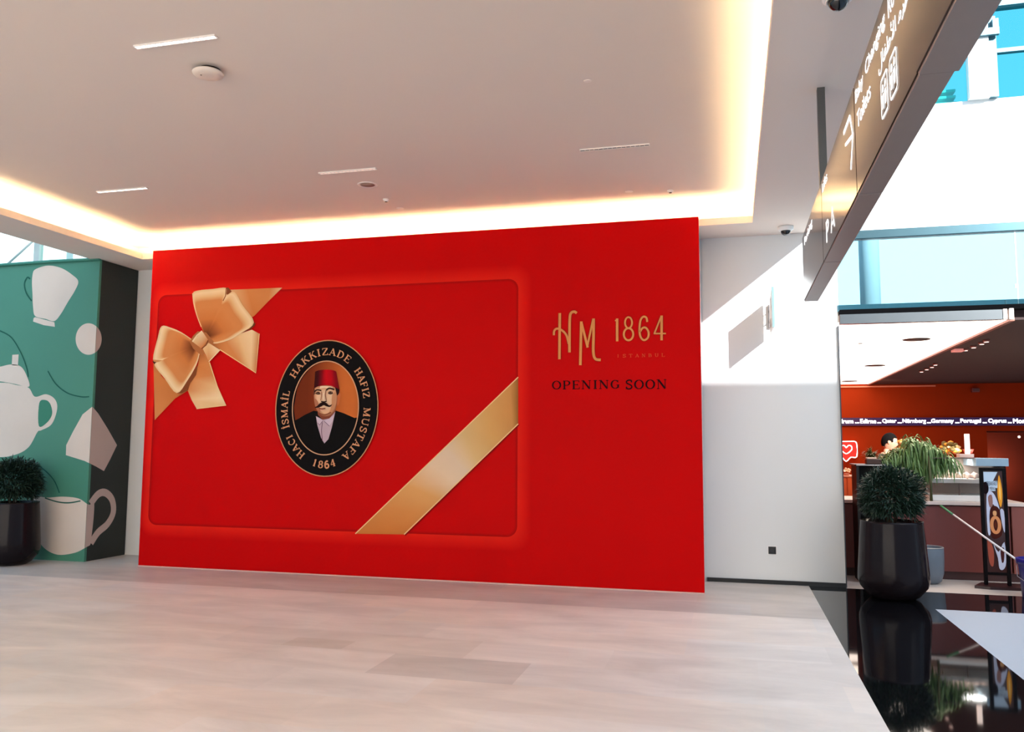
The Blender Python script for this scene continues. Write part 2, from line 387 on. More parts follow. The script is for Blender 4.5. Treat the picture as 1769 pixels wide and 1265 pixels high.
# atrium: upper wall, glazing above it, slab edge over the cafe
struct(MB().box(1.2, 14, 10.25, 15.2, 3.12, 3.2).build('ceiling', mat('slab_grey', (120, 122, 122), .8)))
uw = MB(); uw.box(-2, 14, 15, 15.2, 3.2, 7.36); uw.box(3.95, 4.27, 14.85, 15.0, 7.36, 8.9)
struct(uw.build('wall_upper', WHITE))
TEAL = mat('dark_teal_frame', (70, 110, 122), .4, .3)
win = MB()
win.box(4.27, 4.40, 14.9, 15.05, 7.36, 8.75); win.box(4.40, 9.0, 14.95, 15.05, 8.13, 8.20); win.box(3.2, 3.95, 14.95, 15.05, 8.2, 8.26)
win.box(4.0, 4.42, 14.78, 14.85, 8.38, 8.50); win.box(4.33, 4.42, 14.8, 14.9, 8.5, 8.66)
win.box(2, 14, 14.9, 15.1, 8.92, 9.3); win.box(7.0, 7.3, 14.9, 15.05, 7.36, 8.92)
w1 = struct(win.build('window_2', TEAL))
gp = MB(); gp.box(4.40, 14, 15.0, 15.01, 7.36, 8.92); gp.box(1.2, 3.95, 15.0, 15.01, 7.36, 8.92)
gp.build('pane', glass('cyan_glass', (172, 236, 236), .1), w1)
lou = MB()
for z in (7.45, 7.56, 7.67): lou.box(2.4, 3.85, 15.3, 15.5, z, z+.04)
lou.build('louvre', WHITE, w1)
# window wall to the far left, above the green hoarding
gw = MB()
for x in (-13.05,): gw.box(x, x+.13, 13.0, 13.1, 0, 8)
gw.box(-16, -8.7, 13.0, 13.1, 3.9, 4.0)
w0 = struct(gw.build('window_1', mat('pale_frame', (196, 204, 200), .5)))
gp = MB(); gp.box(-16, -8.7, 13.04, 13.05, 0, 8); gp.build('pane', glass('clear_glass', (240, 250, 248), .08), w0)
MB().tube([onY(8, 461, 12.9), onY(62, 412, 12.9)], .022).build('brace', MATS['pale_frame'], w0)
b2 = MB().box(-26, -13.2, 15.0, 17, 0, 9).build('building', WHITE)  # added outside so the glazing reads white instead of sky blue
tag(b2, 'white block added outside to whiten the glazing at the far left', 'building')
bb = MB().box(-13.1, -8.9, 15.5, 17, 0, 8.6).build('building', mat('pale_green_render', (190, 208, 198), .7))
tag(bb, 'pale grey-green building outside the glazing beyond the green hoarding', 'building')

# ================================================================== red hoarding
YR = 9.18
red = thing('red_hoarding', (-3.8, YR+.4, 0), 'large red shopfront hoarding with gold bow, oval portrait medallion and opening notice', 'hoarding')
REDC = (190, 1, 3)
RED = mat('red_vinyl', REDC, .55, var=.02, scale=2.5, spec=.05)
rb = MB(); rb.box(-7.30, -.3025, YR, YR+.05, 0.012, 4.07, .004)
rb.build('face_panel', RED, red)
plabel(MB().box(-7.28, -.32, YR+.052, 10.04, 0, 4.02).build('side_return', mat('pale_board', (226, 190, 186), .5), red), 'pale side return of the red hoarding')
plabel(MB().box(-7.30, -.30, YR-.006, YR+.05, 0, .012).build('base_strip', mat('pale_base_strip', (210, 170, 160), .5), red), 'thin pale strip along the foot')
r3 = lambda s, z, k: (s, YR-.0012-.0006*k, z)
def R(u, v): p = onY(u, v, YR); return (p.x, p.z)
# ---- printed gift card
tl, tr, br, bl = R(268, 507), R(893, 486), R(896, 926), R(262, 909)
xl, xr_, zt, zb = (tl[0]+bl[0])/2, (tr[0]+br[0])/2, (tl[1]+tr[1])/2, (bl[1]+br[1])/2
def rrect(x0, x1, z0, z1, r, n=6):
    p = []
    for cx, cz, a in ((x1-r, z1-r, 0), (x0+r, z1-r, 90), (x0+r, z0+r, 180), (x1-r, z0+r, 270)):
        p += arc(cx, cz, r, r, a, a+90, n)
    return p + [p[0]]
ink = Ink(r3)
A_ = rrect(xl, xr_, zb, zt, .12); B_ = rrect(xl-.05, xr_+.05, zb-.05, zt+.05, .15); D_ = rrect(max(xl-.13, -7.297), xr_+.16, zb-.16, zt+.17, .2)
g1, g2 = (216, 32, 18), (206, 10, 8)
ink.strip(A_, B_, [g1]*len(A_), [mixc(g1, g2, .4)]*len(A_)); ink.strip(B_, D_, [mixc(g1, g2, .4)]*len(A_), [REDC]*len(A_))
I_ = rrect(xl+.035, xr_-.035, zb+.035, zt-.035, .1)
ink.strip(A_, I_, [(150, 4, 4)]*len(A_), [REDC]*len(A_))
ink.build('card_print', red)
# ---- diagonal ribbon
def K(u, v): return R(600+u/4.215, 640+v/4.215)
ink = Ink(r3, 6)
p0, p1, p2, p3 = K(60, 1190), K(415, 1195), K(1245, 390), K(1245, 50)
rc = [(0, (196, 116, 54)), (.18, (208, 138, 76)), (.32, (216, 160, 98)), (.46, (224, 196, 164)), (.56, (216, 192, 164)), (.66, (210, 176, 122)), (.8, (208, 160, 96)), (.95, (198, 140, 80)), (1, (150, 96, 44))]
e0 = [tuple(p0[j]+(p3[j]-p0[j])*t for j in (0, 1)) for t, c in rc]; e1 = [tuple(p1[j]+(p2[j]-p1[j])*t for j in (0, 1)) for t, c in rc]
ink.strip(e0, e1, [c for t, c in rc])
for e in (e0, e1): ink.stroke([e[0], e[-1]], .012, (236, 196, 140))
ink.stroke([(e1[0][0]+.012, e1[0][1]-.012), (e1[-1][0]+.008, e1[-1][1]-.012)], .012, (130, 8, 4))
ink.build('diagonal_ribbon', red)['label'] = 'printed gold ribbon band across the lower right corner of the card'
# ---- bow
def B(u, v): return R(250+u/5.06, 480+v/5.06)
def BL(l): return [B(*p) for p in l]
D1, D2, M1, M2, L1, L2 = (104, 50, 26), (150, 84, 44), (198, 118, 62), (206, 132, 76), (226, 186, 136), (236, 208, 164)
ink = Ink(r3, 10)
ink.strip(BL([(700, 108), (900, 100), (1100, 92), (1205, 88)]), BL([(840, 420), (965, 330), (1080, 210), (1200, 92)]), [L1, M2, M2, L1], [M1, M1, M2, L1])
ink.strip(BL([(80, 720), (150, 860), (290, 1000), (385, 900)]), BL([(92, 1245), (100, 1235), (270, 1055), (385, 985)]), [M1, M1, M1, D2], [M2, M2, M1, D2])
# tails
T0 = BL([(560, 570), (700, 540), (820, 495), (940, 455), (1005, 490)]); T1 = BL([(660, 628), (740, 680), (840, 745), (930, 802), (975, 832)])
ink.strip(T0, T1, [D2, M2, L1, L2, M2], [M1, M2, M2, L1, M1])
ink.stroke(BL([(1005, 490), (975, 832), (660, 628)]), .012, (236, 196, 140))
T0 = BL([(490, 640), (470, 770), (420, 880), (380, 985), (415, 1070), (458, 1145)]); T1 = BL([(515, 640), (570, 740), (610, 850), (645, 960), (680, 1045), (715, 1115)])
ink.strip(T0, T1, [D2, M1, M2, M2, L1, L1], [M1, M2, M2, L1, L2, L1])
ink.stroke(BL([(458, 1145), (715, 1115), (640, 955), (570, 740)]), .012, (236, 196, 140))
# folded edges behind the loops
ink.poly(BL([(715, 90), (735, 86), (765, 120), (720, 170), (705, 200)]), (130, 70, 40))
ink.poly(BL([(835, 490), (900, 440), (975, 392), (965, 420), (930, 452), (850, 485)]), (110, 55, 30))
ink.poly(BL([(72, 730), (125, 733), (95, 762), (85, 750)]), (70, 34, 24))
ink.poly(BL([(285, 1012), (380, 900), (470, 760), (455, 850), (400, 930), (385, 985), (330, 1010)]), (130, 68, 36))
st = [(.06, D1), (.2, D2), (.38, M1), (.62, M2), (.76, M2), (.86, L1), (.94, L2), (1, L1)]
rim = catmull([(500, 430), (462, 330), (435, 230), (425, 138), (480, 112), (600, 100), (715, 90), (722, 150), (790, 125), (860, 240), (960, 392), (850, 485), (760, 540), (640, 575), (575, 570)], 4, False)
ink.radial(B(540, 520), BL(rim), st)
ink.stroke(BL([(718, 92), (712, 160), (690, 205)]), .014, (150, 90, 50))
ink.stroke(BL(catmull([(500, 430), (462, 330), (435, 230), (425, 138)], 4, False)), .01, (238, 200, 150))
rim = catmull([(425, 545), (330, 480), (240, 440), (155, 425), (120, 530), (80, 715), (150, 722), (92, 762), (180, 880), (287, 1010), (380, 900), (460, 760), (490, 650)], 4, False)
ink.radial(B(450, 600), BL(rim), st)
ink.poly(BL([(80, 716), (165, 724), (120, 740), (88, 735)]), (206, 140, 84))
ink.poly(BL([(470, 470), (545, 480), (610, 560), (580, 650), (500, 680), (430, 620), (400, 560), (430, 510)]), (170, 104, 60))
ink.strip(BL([(565, 570), (515, 622)]), BL([(665, 632), (568, 735)]), [L1, L1], [L2, M2])
ink.stroke(BL([(665, 632), (568, 735)]), .012, L2)
ink.strip(BL([(510, 468), (425, 560)]), BL([(562, 545), (505, 622)]), [L2, L1], [M2, M1])
ink.stroke(BL([(425, 560), (465, 505), (510, 468)]), .02, L2); ink.stroke(BL([(562, 548), (545, 590), (505, 622)]), .014, (120, 62, 34))
ink.build('gold_bow', red)['label'] = 'printed gold satin bow in the upper left corner of the card'

# ---- oval medallion
def O(u, v): return R(460+u/5.06, 580+v/5.06)
cx, cz = -4.733, 1.990
RX, RZ = .672, .815; rx_i, rz_i = .432, .560
ell = lambda rx, rz, n=72: [(cx+rx*sin(2*pi*i/n), cz+rz*cos(2*pi*i/n)) for i in range(n+1)]
GOLD = (214, 150, 110)
ink = Ink(r3, 32)
ink.poly(ell(RX+.012, RZ+.012)[:-1], (206, 146, 104)); ink.poly(ell(RX, RZ)[:-1], (15, 11, 12))
med = ink.build('medallion', red)
ink = Ink(r3, 36)
# portrait background, brown lit towards the right
n = 24; top = []; bot = []; cc = []
for i in range(n+1):
    x = -1+2*i/n; z = math.sqrt(max(0, 1-x*x)); top.append((cx+x*rx_i, cz+z*rz_i)); bot.append((cx+x*rx_i, cz-z*rz_i))
    cc.append(mixc((112, 44, 20), (196, 104, 48), max(0, min(1, .5+x*.9))))
ink.strip(top, bot, cc)
def Q(u, v): return R(500+u/7.908, 630+v/7.908)
def QL(l): return [Q(*p) for p in l]
low = [(cx+rx_i*sin(radians(a)), cz+rz_i*cos(radians(a))) for a in range(102, 262, 8)]
ink.poly(QL([(140, 740), (220, 690), (345, 632), (400, 640), (640, 628), (760, 668), (900, 730)]) + low, (14, 11, 11))
ink.poly(QL([(375, 705), (395, 830), (445, 1000), (490, 1078), (545, 1020), (592, 860), (640, 640), (560, 735), (470, 755)]), (188, 164, 176))
ink.stroke(QL([(462, 790), (452, 900), (462, 1040)]), .008, (90, 60, 80))
ink.poly(QL([(378, 715), (400, 790), (425, 820), (470, 765), (430, 740)]), (206, 186, 200)); ink.poly(QL([(490, 770), (560, 838), (600, 780), (630, 680), (560, 735)]), (206, 186, 200))
ink.stroke(QL([(400, 800), (425, 828), (470, 770)]), .006, (80, 60, 90)); ink.stroke(QL([(490, 775), (560, 842)]), .006, (80, 60, 90))
ink.poly(QL([(395, 600), (405, 690), (470, 755), (560, 738), (645, 640), (640, 560)]), (132, 66, 48))
ink.poly(QL(catmull([(662, 450), (690, 395), (712, 400), (706, 480), (688, 545), (668, 560)], 4)), (196, 106, 62))
face = catmull([(355, 320), (350, 470), (368, 570), (400, 640), (445, 690), (510, 712), (585, 690), (640, 620), (664, 520), (672, 420), (664, 330), (600, 285), (430, 290)], 4)
ink.radial(Q(480, 480), QL(face + [face[0]]), [(0, (232, 196, 160)), (.6, (226, 186, 150)), (.85, (206, 150, 112)), (1, (150, 88, 60))])
fz = [(352, 330, 368, 100), (400, 302, 410, 82), (450, 290, 470, 74), (520, 284, 520, 72), (590, 292, 580, 74), (650, 325, 630, 85), (700, 350, 655, 100)]
ink.strip(QL([(a, b) for a, b, c, d in fz]), QL([(c, d) for a, b, c, d in fz]), [(52, 14, 14), (64, 12, 16), (120, 6, 18), (186, 4, 20), (178, 4, 20), (130, 8, 20), (110, 8, 18)])
ink.poly(QL(catmull([(600, 420), (650, 380), (662, 440), (650, 540), (610, 620), (560, 670), (590, 560)], 4)), (196, 138, 100))
ink.poly(QL(catmull([(362, 470), (400, 500), (420, 560), (440, 650), (400, 630), (368, 560)], 4)), (176, 112, 82))
ink.poly(QL(catmull([(440, 300), (520, 296), (600, 310), (590, 335), (500, 322), (440, 330)], 4)), (236, 204, 170))
ink.poly(QL(catmull([(455, 620), (510, 615), (560, 630), (540, 668), (480, 668)], 4)), (226, 180, 142))
ink.poly(QL([(640, 312), (702, 345), (690, 400), (668, 430), (655, 380)]), (40, 20, 20))
ink.poly(QL([(352, 330), (362, 325), (366, 400), (352, 420)]), (60, 30, 24))
for q, w in (([(362, 375), (395, 348), (455, 358)], .018), ([(522, 352), (565, 326), (632, 345)], .02), ([(375, 395), (410, 405), (440, 398)], .014), ([(548, 392), (580, 402), (612, 390)], .014), ([(450, 505), (490, 512), (528, 502)], .014)):
    ink.stroke(QL(catmull(q, 4, False)), w, (48, 28, 22))
ink.poly(QL(catmull([(380, 388), (410, 370), (440, 386), (410, 402)], 3)), (120, 84, 66)); ink.poly(QL(catmull([(545, 382), (578, 366), (612, 380), (580, 396)], 3)), (120, 84, 66))
for c_ in ((412, 386), (578, 380)): ink.poly(QL(arc(c_[0], c_[1], 9, 9, 0, 330, 8)), (24, 16, 14))
ink.stroke(QL([(462, 372), (458, 440), (446, 495)]), .009, (156, 100, 74)); ink.stroke(QL([(520, 350), (512, 420), (524, 492)]), .01, (128, 76, 56))
ink.stroke(QL([(490, 390), (488, 480)]), .016, (244, 214, 182))
ink.poly(QL(catmull([(366, 590), (405, 565), (440, 530), (487, 516), (530, 530), (565, 560), (606, 545), (575, 580), (530, 574), (488, 558), (450, 578), (405, 592)], 4)), (34, 14, 12))
ink.stroke(QL([(430, 602), (470, 608), (512, 600)]), .012, (120, 42, 34)); ink.stroke(QL([(446, 628), (505, 628)]), .012, (230, 170, 136))
ink.stroke(QL(catmull([(420, 660), (500, 690), (590, 655)], 5, False)), .014, (138, 78, 54))
ink.stroke(ell(rx_i+.006, rz_i+.006)[:-1], .013, (206, 156, 120), closed=True)
ink.build('portrait', med)['label'] = 'portrait of a moustached man in a red fez and dark coat'
ink = Ink(r3, 66)
mrx, mrz, hh = .505, .640, .085
def ring_text(txt, a0, a1, flip=False):
    N = 200
    def P(a): return Vector((cx+mrx*sin(radians(a)), cz+mrz*cos(radians(a))))
    ws = [GLY[c][0]+.06 for c in txt]; tot = sum(ws)
    ts = [a0+(a1-a0)*i/N for i in range(N+1)]; L = [0]
    for i in range(N): L.append(L[-1]+(P(ts[i+1])-P(ts[i])).length)
    k = L[-1]/tot; d = 0
    for c, w in zip(txt, ws):
        mid = d + w*k/2; i = next(j for j in range(N+1) if L[j] >= mid or j == N)
        p = P(ts[i]); tg = (P(ts[i]+.5)-P(ts[i]-.5)).normalized()
        if a1 < a0: tg = (P(ts[i]-.5)-P(ts[i]+.5)).normalized()
        nn = Vector((-tg.y, tg.x)); hh_ = hh
        base = p if not (a1 < a0) else p - nn*hh_
        gw = GLY[c][0]*k
        glyph(ink, c, lambda a, b, p=base, tg=tg, nn=nn, gw=gw: tuple(p + tg*(a-gw/2) + nn*b), k, hh_, GOLD, .2, .09)
        d += w*k
for w_, a, b in (('HACI', -151, -119.5), ('İSMAİL', -112.5, -71), ('HAKKIZADE', -57, 35), ('HAFIZ', 46, 80.5), ('MUSTAFA', 89.5, 153)):
    ink = Ink(r3, 66); ring_text(w_, a, b); ink.build('ring_lettering', med)
ink = Ink(r3, 66)
# the year sits upright at the foot
mrz_s = mrz; mrx, mrz = .505+.01, .640+.01
def bottom_text(txt, a0, a1):
    for i, c in enumerate(txt):
        a = a0+(a1-a0)*(i+.5)/len(txt)
        p = Vector((cx+(.445)*1.13*sin(radians(a)), cz+(.640+hh)*cos(radians(a))))
        tg = Vector((cos(radians(a)), -.0+sin(radians(a))*-1.2)) * -1; tg.normalize()
        nn = Vector((-tg.y, tg.x)); k = .085; gw = GLY[c][0]*k
        glyph(ink, c, lambda x, y, p=p, tg=tg, nn=nn, gw=gw: tuple(p + tg*(x-gw/2) + nn*y), k, .085, GOLD, .22, .1)
bottom_text('1864', 200, 160)
plabel(ink.build('ring_year', med), 'gold numerals at the foot of the oval ring')

# ---- monogram, year, city, notice
def T(u, v): return R(920+u/5.897, 520+v/5.897)
px = (R(1100, 600)[0]-R(1000, 600)[0])/100/5.897
def tstroke(ink, pts, w, col, sm=False, closed=False):
    q = catmull(pts, 5, closed) if sm else pts
    ink.stroke([T(*p) for p in q], w*px, col, closed=closed, step=.2)
GM = (214, 142, 82); SH = (140, 12, 6)
def draw(ink, shapes):
    for col, ex in ((SH, 12), (GM, 0)):
        for pts, w, sm, cl in shapes: tstroke(ink, pts, w+ex, col, sm, cl)
ink = Ink(r3, 2)
draw(ink, [([(278, 125), (274, 595)], 27, 0, 0), ([(450, 125), (425, 110), (392, 125), (380, 180), (377, 350), (376, 525)], 27, 1, 0),
           ([(218, 350), (222, 305), (250, 283), (300, 300), (345, 350), (370, 440)], 22, 1, 0),
           ([(497, 210), (487, 655)], 27, 0, 0), ([(497, 215), (562, 475)], 24, 0, 0), ([(556, 475), (618, 185)], 20, 0, 0),
           ([(622, 180), (622, 350), (620, 520), (640, 590), (695, 602)], 27, 1, 0)])
ink.build('monogram', red)['label'] = 'gold intertwined letters H and M'
ink = Ink(r3, 2)
draw(ink, [([(862, 180), (862, 412)], 25, 0, 0), ([(842, 205), (862, 185)], 14, 0, 0),
           (arc(978, 222, 36, 56, 0, 360, 20)[:-1], 18, 0, 1), (arc(978, 340, 48, 62, 0, 360, 20)[:-1], 20, 0, 1),
           ([(1168, 215), (1160, 172), (1128, 162), (1100, 200), (1090, 290), (1100, 365), (1135, 400), (1175, 375), (1182, 320), (1155, 275), (1120, 278), (1096, 315)], 20, 1, 0),
           ([(1315, 150), (1315, 402)], 24, 0, 0), ([(1312, 155), (1240, 335)], 16, 0, 0), ([(1236, 333), (1358, 333)], 15, 0, 0)])
ink.build('year_lettering', red)['label'] = 'gold numerals 1864'
ink = Ink(r3, 2); a, b = T(838, 578), T(1365, 534)
for i, ch in enumerate('ISTANBUL'):
    ink = Ink(r3, 2); wd_ = (b[0]-a[0])/8
    line_text(ink, ch, a[0]+wd_*i+wd_*(.42 if ch == 'I' else .2), a[0]+wd_*i+wd_*(.6 if ch == 'I' else .78), a[1], b[1], (206, 88, 52), .16, .08, .1)
    plabel(ink.build('city_letter', red), 'small dim gold letter under the year')
ink = Ink(r3, 2); a, b = T(195, 902), T(888, 806); c, d = T(945, 900), T(1372, 800)
line_text(ink, 'OPENING', a[0], b[0], a[1], b[1], (38, 4, 10), .2, .08, .1); plabel(ink.build('notice_lettering', red), 'dark serif capitals, first word of the notice'); ink = Ink(r3, 2); line_text(ink, 'SOON', c[0], d[0], c[1], d[1], (38, 4, 10), .2, .08, .1)
ink.build('notice_lettering', red)['label'] = 'dark serif capitals, second word of the notice'

# ================================================================== green hoarding
GX, GY = -8.23, 9.303
gre = thing('green_hoarding', (-10.5, GY+.35, 0), 'teal green hoarding printed with white teapots and cups, dark side return', 'hoarding')
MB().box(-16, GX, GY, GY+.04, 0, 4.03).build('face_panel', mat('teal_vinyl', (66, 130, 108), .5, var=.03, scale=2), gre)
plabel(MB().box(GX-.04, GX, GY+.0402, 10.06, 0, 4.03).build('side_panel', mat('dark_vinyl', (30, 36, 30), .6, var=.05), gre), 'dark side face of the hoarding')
MB().box(-16, GX-.042, GY+.042, 10.06, 4.0, 4.028).build('top_cap', MATS['teal_vinyl'], gre)
plabel(MB().tube([(-16, GY-.02, 4.03), (-12, GY-.022, 4.035), (-10, GY-.02, 4.03), (-9, GY-.02, 4.04), (GX+.01, GY-.015, 4.03)], .022, 8).build('top_hem', mat('teal_hem', (58, 130, 112), .5), gre), 'rolled fabric hem along the top edge')
def GP(u, v):
    p = onY(u, v, GY)
    if p.x <= GX: return (p.x-GX, p.z)
    q = onX(u, v, GX); return (q.y-GY, q.z)
def g3(s, z, k):
    o = .001+.0006*k
    return (GX+s, GY-o, z) if s <= 1e-6 and not g3.side else (GX+o, GY+s, z)
g3.side = False
def clip(pts, sign):
    out = []; n = len(pts)
    for i in range(n):
        a, b = pts[i], pts[(i+1) % n]; ia, ib = a[0]*sign >= 0, b[0]*sign >= 0
        if ia: out.append(a)
        if ia != ib:
            t = a[0]/(a[0]-b[0]); out.append((0.0, a[1]+(b[1]-a[1])*t))
    return out
CR1, CR2 = (214, 200, 188), (202, 180, 172)
def gpoly(name, pts, parent, rim=True, colf=CR1, smooth=True, layer=0, cr=CR2):
    pts = catmull(pts, 5) if smooth else pts
    q = [GP(*p) for p in pts]
    if layer == 0: colf = CR1
    ink = Ink(g3, layer)
    for sign, col in ((-1, colf), (1, cr)):
        c_ = clip(q, sign)
        if len(c_) > 2 and max(abs(p[0]) for p in c_) > .003:
            g3.side = sign > 0
            c_ = [(min(p[0], -1e-6) if sign < 0 else max(p[0], 2e-6), p[1]) for p in c_]
            if rim: 
                cxm = sum(p[0] for p in c_)/len(c_); czm = sum(p[1] for p in c_)/len(c_)
            ink.poly(c_, col)
    g3.side = False
    return ink.build(name, parent)
def c5(l): return [(u/6.318, 380+v/6.318) for u, v in l]
def c6(l): return [(u/3.011, 560+v/3.011) for u, v in l]
DG = (40, 92, 80)
gpoly('printed_cup', c5([(380, 545), (470, 508), (560, 500), (680, 530), (790, 600), (855, 670), (820, 770), (740, 900), (670, 1020), (595, 1105), (500, 1082), (385, 1050), (362, 950), (355, 800), (350, 680), (358, 590)]), gre)
gpoly('printed_cup_foot', c5([(368, 1072), (385, 1062), (595, 1118), (600, 1168), (480, 1150), (362, 1110)]), gre, smooth=False)
gpoly('printed_lid', c6([(461+67*cos(a*pi/8), 78+82*sin(a*pi/8)) for a in range(16)]), gre)
tp = gpoly('printed_teapot', c6([(-260, 420), (-200, 330), (0, 305), (90, 318), (150, 332), (182, 378), (240, 365), (285, 390), (298, 440), (270, 520), (215, 553), (195, 562), (150, 640), (80, 680), (-20, 690), (-180, 640), (-250, 540)]), gre)
gpoly('printed_handle_gap', c6([(205, 412), (235, 395), (262, 415), (272, 468), (245, 513), (203, 530)]), tp, layer=3, colf=(66, 130, 108))
gpoly('printed_teapot_lid', c6([(-100, 280), (-60, 230), (0, 222), (60, 210), (110, 222), (140, 270), (152, 326), (80, 312), (0, 298), (-90, 290)]), tp, layer=2)
gpoly('printed_knob', c6([(65, 160), (98, 158), (94, 216), (62, 214)]), tp, layer=2, smooth=False)
gpoly('printed_cup', c6([(480, 430), (430, 470), (380, 560), (345, 630), (343, 682), (440, 712), (500, 742), (540, 765), (572, 705), (608, 630), (560, 545), (510, 465)]), gre, smooth=False)
mug = gpoly('printed_mug', c6([(165, 895), (240, 903), (330, 898), (410, 908), (462, 940), (488, 925), (486, 1010), (476, 1100), (470, 1145), (450, 1160), (390, 1190), (300, 1200), (230, 1165), (188, 1100), (172, 1020)]), gre)
ink = Ink(g3, 3); g3.side = True
ink.stroke([(max(p[0], .003), p[1]) for p in [GP(*p) for p in c6(catmull([(470, 935), (510, 885), (548, 878), (582, 915), (588, 980), (558, 1040), (508, 1085), (472, 1140)], 5, False))]], .10, CR2)
g3.side = False; ink.build('printed_mug_handle', mug)
LINES = [(c5, [(330, 645), (300, 628), (268, 700), (290, 800), (348, 885)], .02)] + [(c6, l, .016) for l in (
    [(-20, 30), (0, 35), (60, 70), (110, 150), (140, 230), (147, 275)], [(250, 245), (290, 310), (350, 358), (420, 378), (465, 378)],
    [(150, 715), (220, 750), (280, 810), (310, 878)], [(235, 905), (300, 925), (360, 930), (420, 920)])]
for cf, l, w_ in LINES:
    ink = Ink(g3, 4); ink.stroke([(min(p[0], -1e-6), p[1]) for p in [GP(*p) for p in cf(catmull(l, 5, False))]], w_, DG); ink.build('printed_line', gre)

# ================================================================== wall items
sk = thing('wall_socket', (.427, 10.07, .376), 'small black square socket plate low on the pale wall', 'socket')
MB().box(.385, .469, 10.062, 10.0695, .334, .418, .002).build('plate', mat('black_plastic', (18, 19, 22), .35), sk)
MB().box(.40, .454, 10.058, 10.0615, .349, .403, .002).build('insert', mat('black_plastic_inset', (28, 29, 33), .25), sk)
MB().box(.376, .478, 10.0675, 10.0698, .325, .427).build('surround', WHITE, sk)

bs = thing('blade_sign', (.455, 10.07, 3.05), 'small projecting restroom blade sign on the pale wall beside the red hoarding', 'sign')
plabel(MB().box(.448, .474, 9.24, 9.27, 2.825, 3.265, .002).build('edge_frame', mat('teal_grey_metal', (112, 138, 140), .35, .6), bs), 'teal-grey front edge bar')
MB().box(.452, .470, 9.272, 9.93, 2.83, 3.26).build('board', mat('sign_white', (226, 216, 206), .4), bs)
MB().box(.444, .480, 10.02, 10.06, 2.93, 3.2).build('wall_bracket', mat('bracket_grey', (84, 80, 80), .4, .6), bs)
for z in (3.0, 3.12): MB().box(.458, .466, 9.93, 10.02, z, z+.012).build('arm', MATS['bracket_grey'], bs)
b3 = lambda s, z, k: (.4515-.0004*k, s, z)
ink = Ink(b3)
for oy in (9.55,):
    ink.poly([(oy-.09, 3.2), (oy-.02, 3.2), (oy-.055, 3.0)], (110, 84, 70)); ink.poly([(oy+.02, 3.2), (oy+.09, 3.2), (oy+.055, 3.0)], (130, 104, 88))
ink.poly([(9.60, 2.98), (9.72, 2.98), (9.72, 2.88), (9.60, 2.88)], (110, 84, 70)); ink.poly(arc(9.46, 3.08, .03, .03, 0, 330, 10), (150, 130, 116))
ink.build('pictogram', bs)

# ================================================================== ceiling fittings
def lin_light(p0, p1, lit, label, k):
    a, b = Vector(p0), Vector(p1); L = (b-a).length; c = (a+b)/2; ang = math.atan2(b.y-a.y, b.x-a.x)
    t = thing('linear_ceiling_light', (c.x, c.y, ZU), label, 'ceiling light', 'slim linear ceiling lights')
    f = MB(); w = .022
    f.box(c.x-L/2, c.x+L/2, c.y-w, c.y-w+.006, ZU-.012, ZU-.0005); f.box(c.x-L/2, c.x+L/2, c.y+w-.006, c.y+w, ZU-.012, ZU-.0005)
    f.box(c.x-L/2, c.x-L/2+.006, c.y-w+.006, c.y+w-.006, ZU-.012, ZU-.0005); f.box(c.x+L/2-.006, c.x+L/2, c.y-w+.006, c.y+w-.006, ZU-.012, ZU-.0005)
    n = 15; st = (L-.012)/n
    for i in range(1, n): f.box(c.x-L/2+.006+st*i-.003, c.x-L/2+.006+st*i+.003, c.y-w+.006, c.y+w-.006, ZU-.010, ZU-.001)
    f.build('frame', mat('fitting_white', (240, 232, 226), .4), t)
    for i in range(n):
        x = c.x-L/2+.006+st*i
        MB().box(x+.0035, x+st-.0035, c.y-w+.0065, c.y+w-.0065, ZU-.006, ZU-.002).build('lamp_cell', mat('lit_cell', (255, 246, 236), .4, emit=(255, 246, 238), estr=3) if lit == 2 else mat('dim_cell', (220, 190, 176), .4, emit=(255, 226, 210), estr=.35) if lit == 1 else mat('dark_cell', (36, 26, 26), .3), t)
LN = [((-3.961, 4.70), (-3.318, 4.70), 2, 'brightly lit slim linear ceiling light, nearest one at the upper left'),
      ((-6.681, 7.46), (-6.042, 7.46), 2, 'lit slim linear ceiling light near the left cove above the green hoarding side'),
      ((-4.006, 7.47), (-3.378, 7.47), 1, 'dim slim linear ceiling light beside the round ceiling speaker'),
      ((-1.317, 7.45), (-.671, 7.45), 0, 'slim linear ceiling light with dark unlit cells, nearest the right cove')]
for k, (p0, p1, lit, lb) in enumerate(LN): lin_light((p0[0], p0[1], 0), (p1[0], p1[1], 0), lit, lb, k)
ap = thing('access_point', (-3.669, 5.119, ZU), 'round beige disc hung just below the ceiling by the brightest light', 'ceiling device')
plabel(MB().lathe([(0, ZU-.03), (.075, ZU-.03), (.075, ZU-.001), (0, ZU-.001)], -3.67, 5.14).build('mount', mat('mount_shadow_tint', (40, 26, 20), .6), ap), 'short neck coloured dark as the shadow over the disc')  # neck darkened to stand for the shadow gap above the disc
MB().lathe([(0, ZU-.065), (.04, ZU-.0645), (.085, ZU-.060), (.108, ZU-.048), (.112, ZU-.038), (.105, ZU-.0315), (0, ZU-.0312)], -3.67, 5.12, 48).build('body', mat('device_beige', (226, 212, 200), .45), ap)
MB().lathe([(0, ZU-.0665), (.006, ZU-.0665), (.006, ZU-.0655), (0, ZU-.0655)], -3.70, 5.08, 10).build('status_lamp', mat('lens_dark', (80, 60, 50), .2), ap)
spk = thing('ceiling_speaker', (-3.686, 7.937, ZU), 'round recessed ceiling speaker with pale rim beside the dim linear light', 'ceiling speaker')
MB().lathe([(.078, ZU-.004), (.100, ZU-.008), (.106, ZU-.004), (.106, ZU-.0005), (.078, ZU-.0005)], -3.686, 7.937, 40).build('rim', mat('fitting_white', (240, 232, 226), .4), spk)
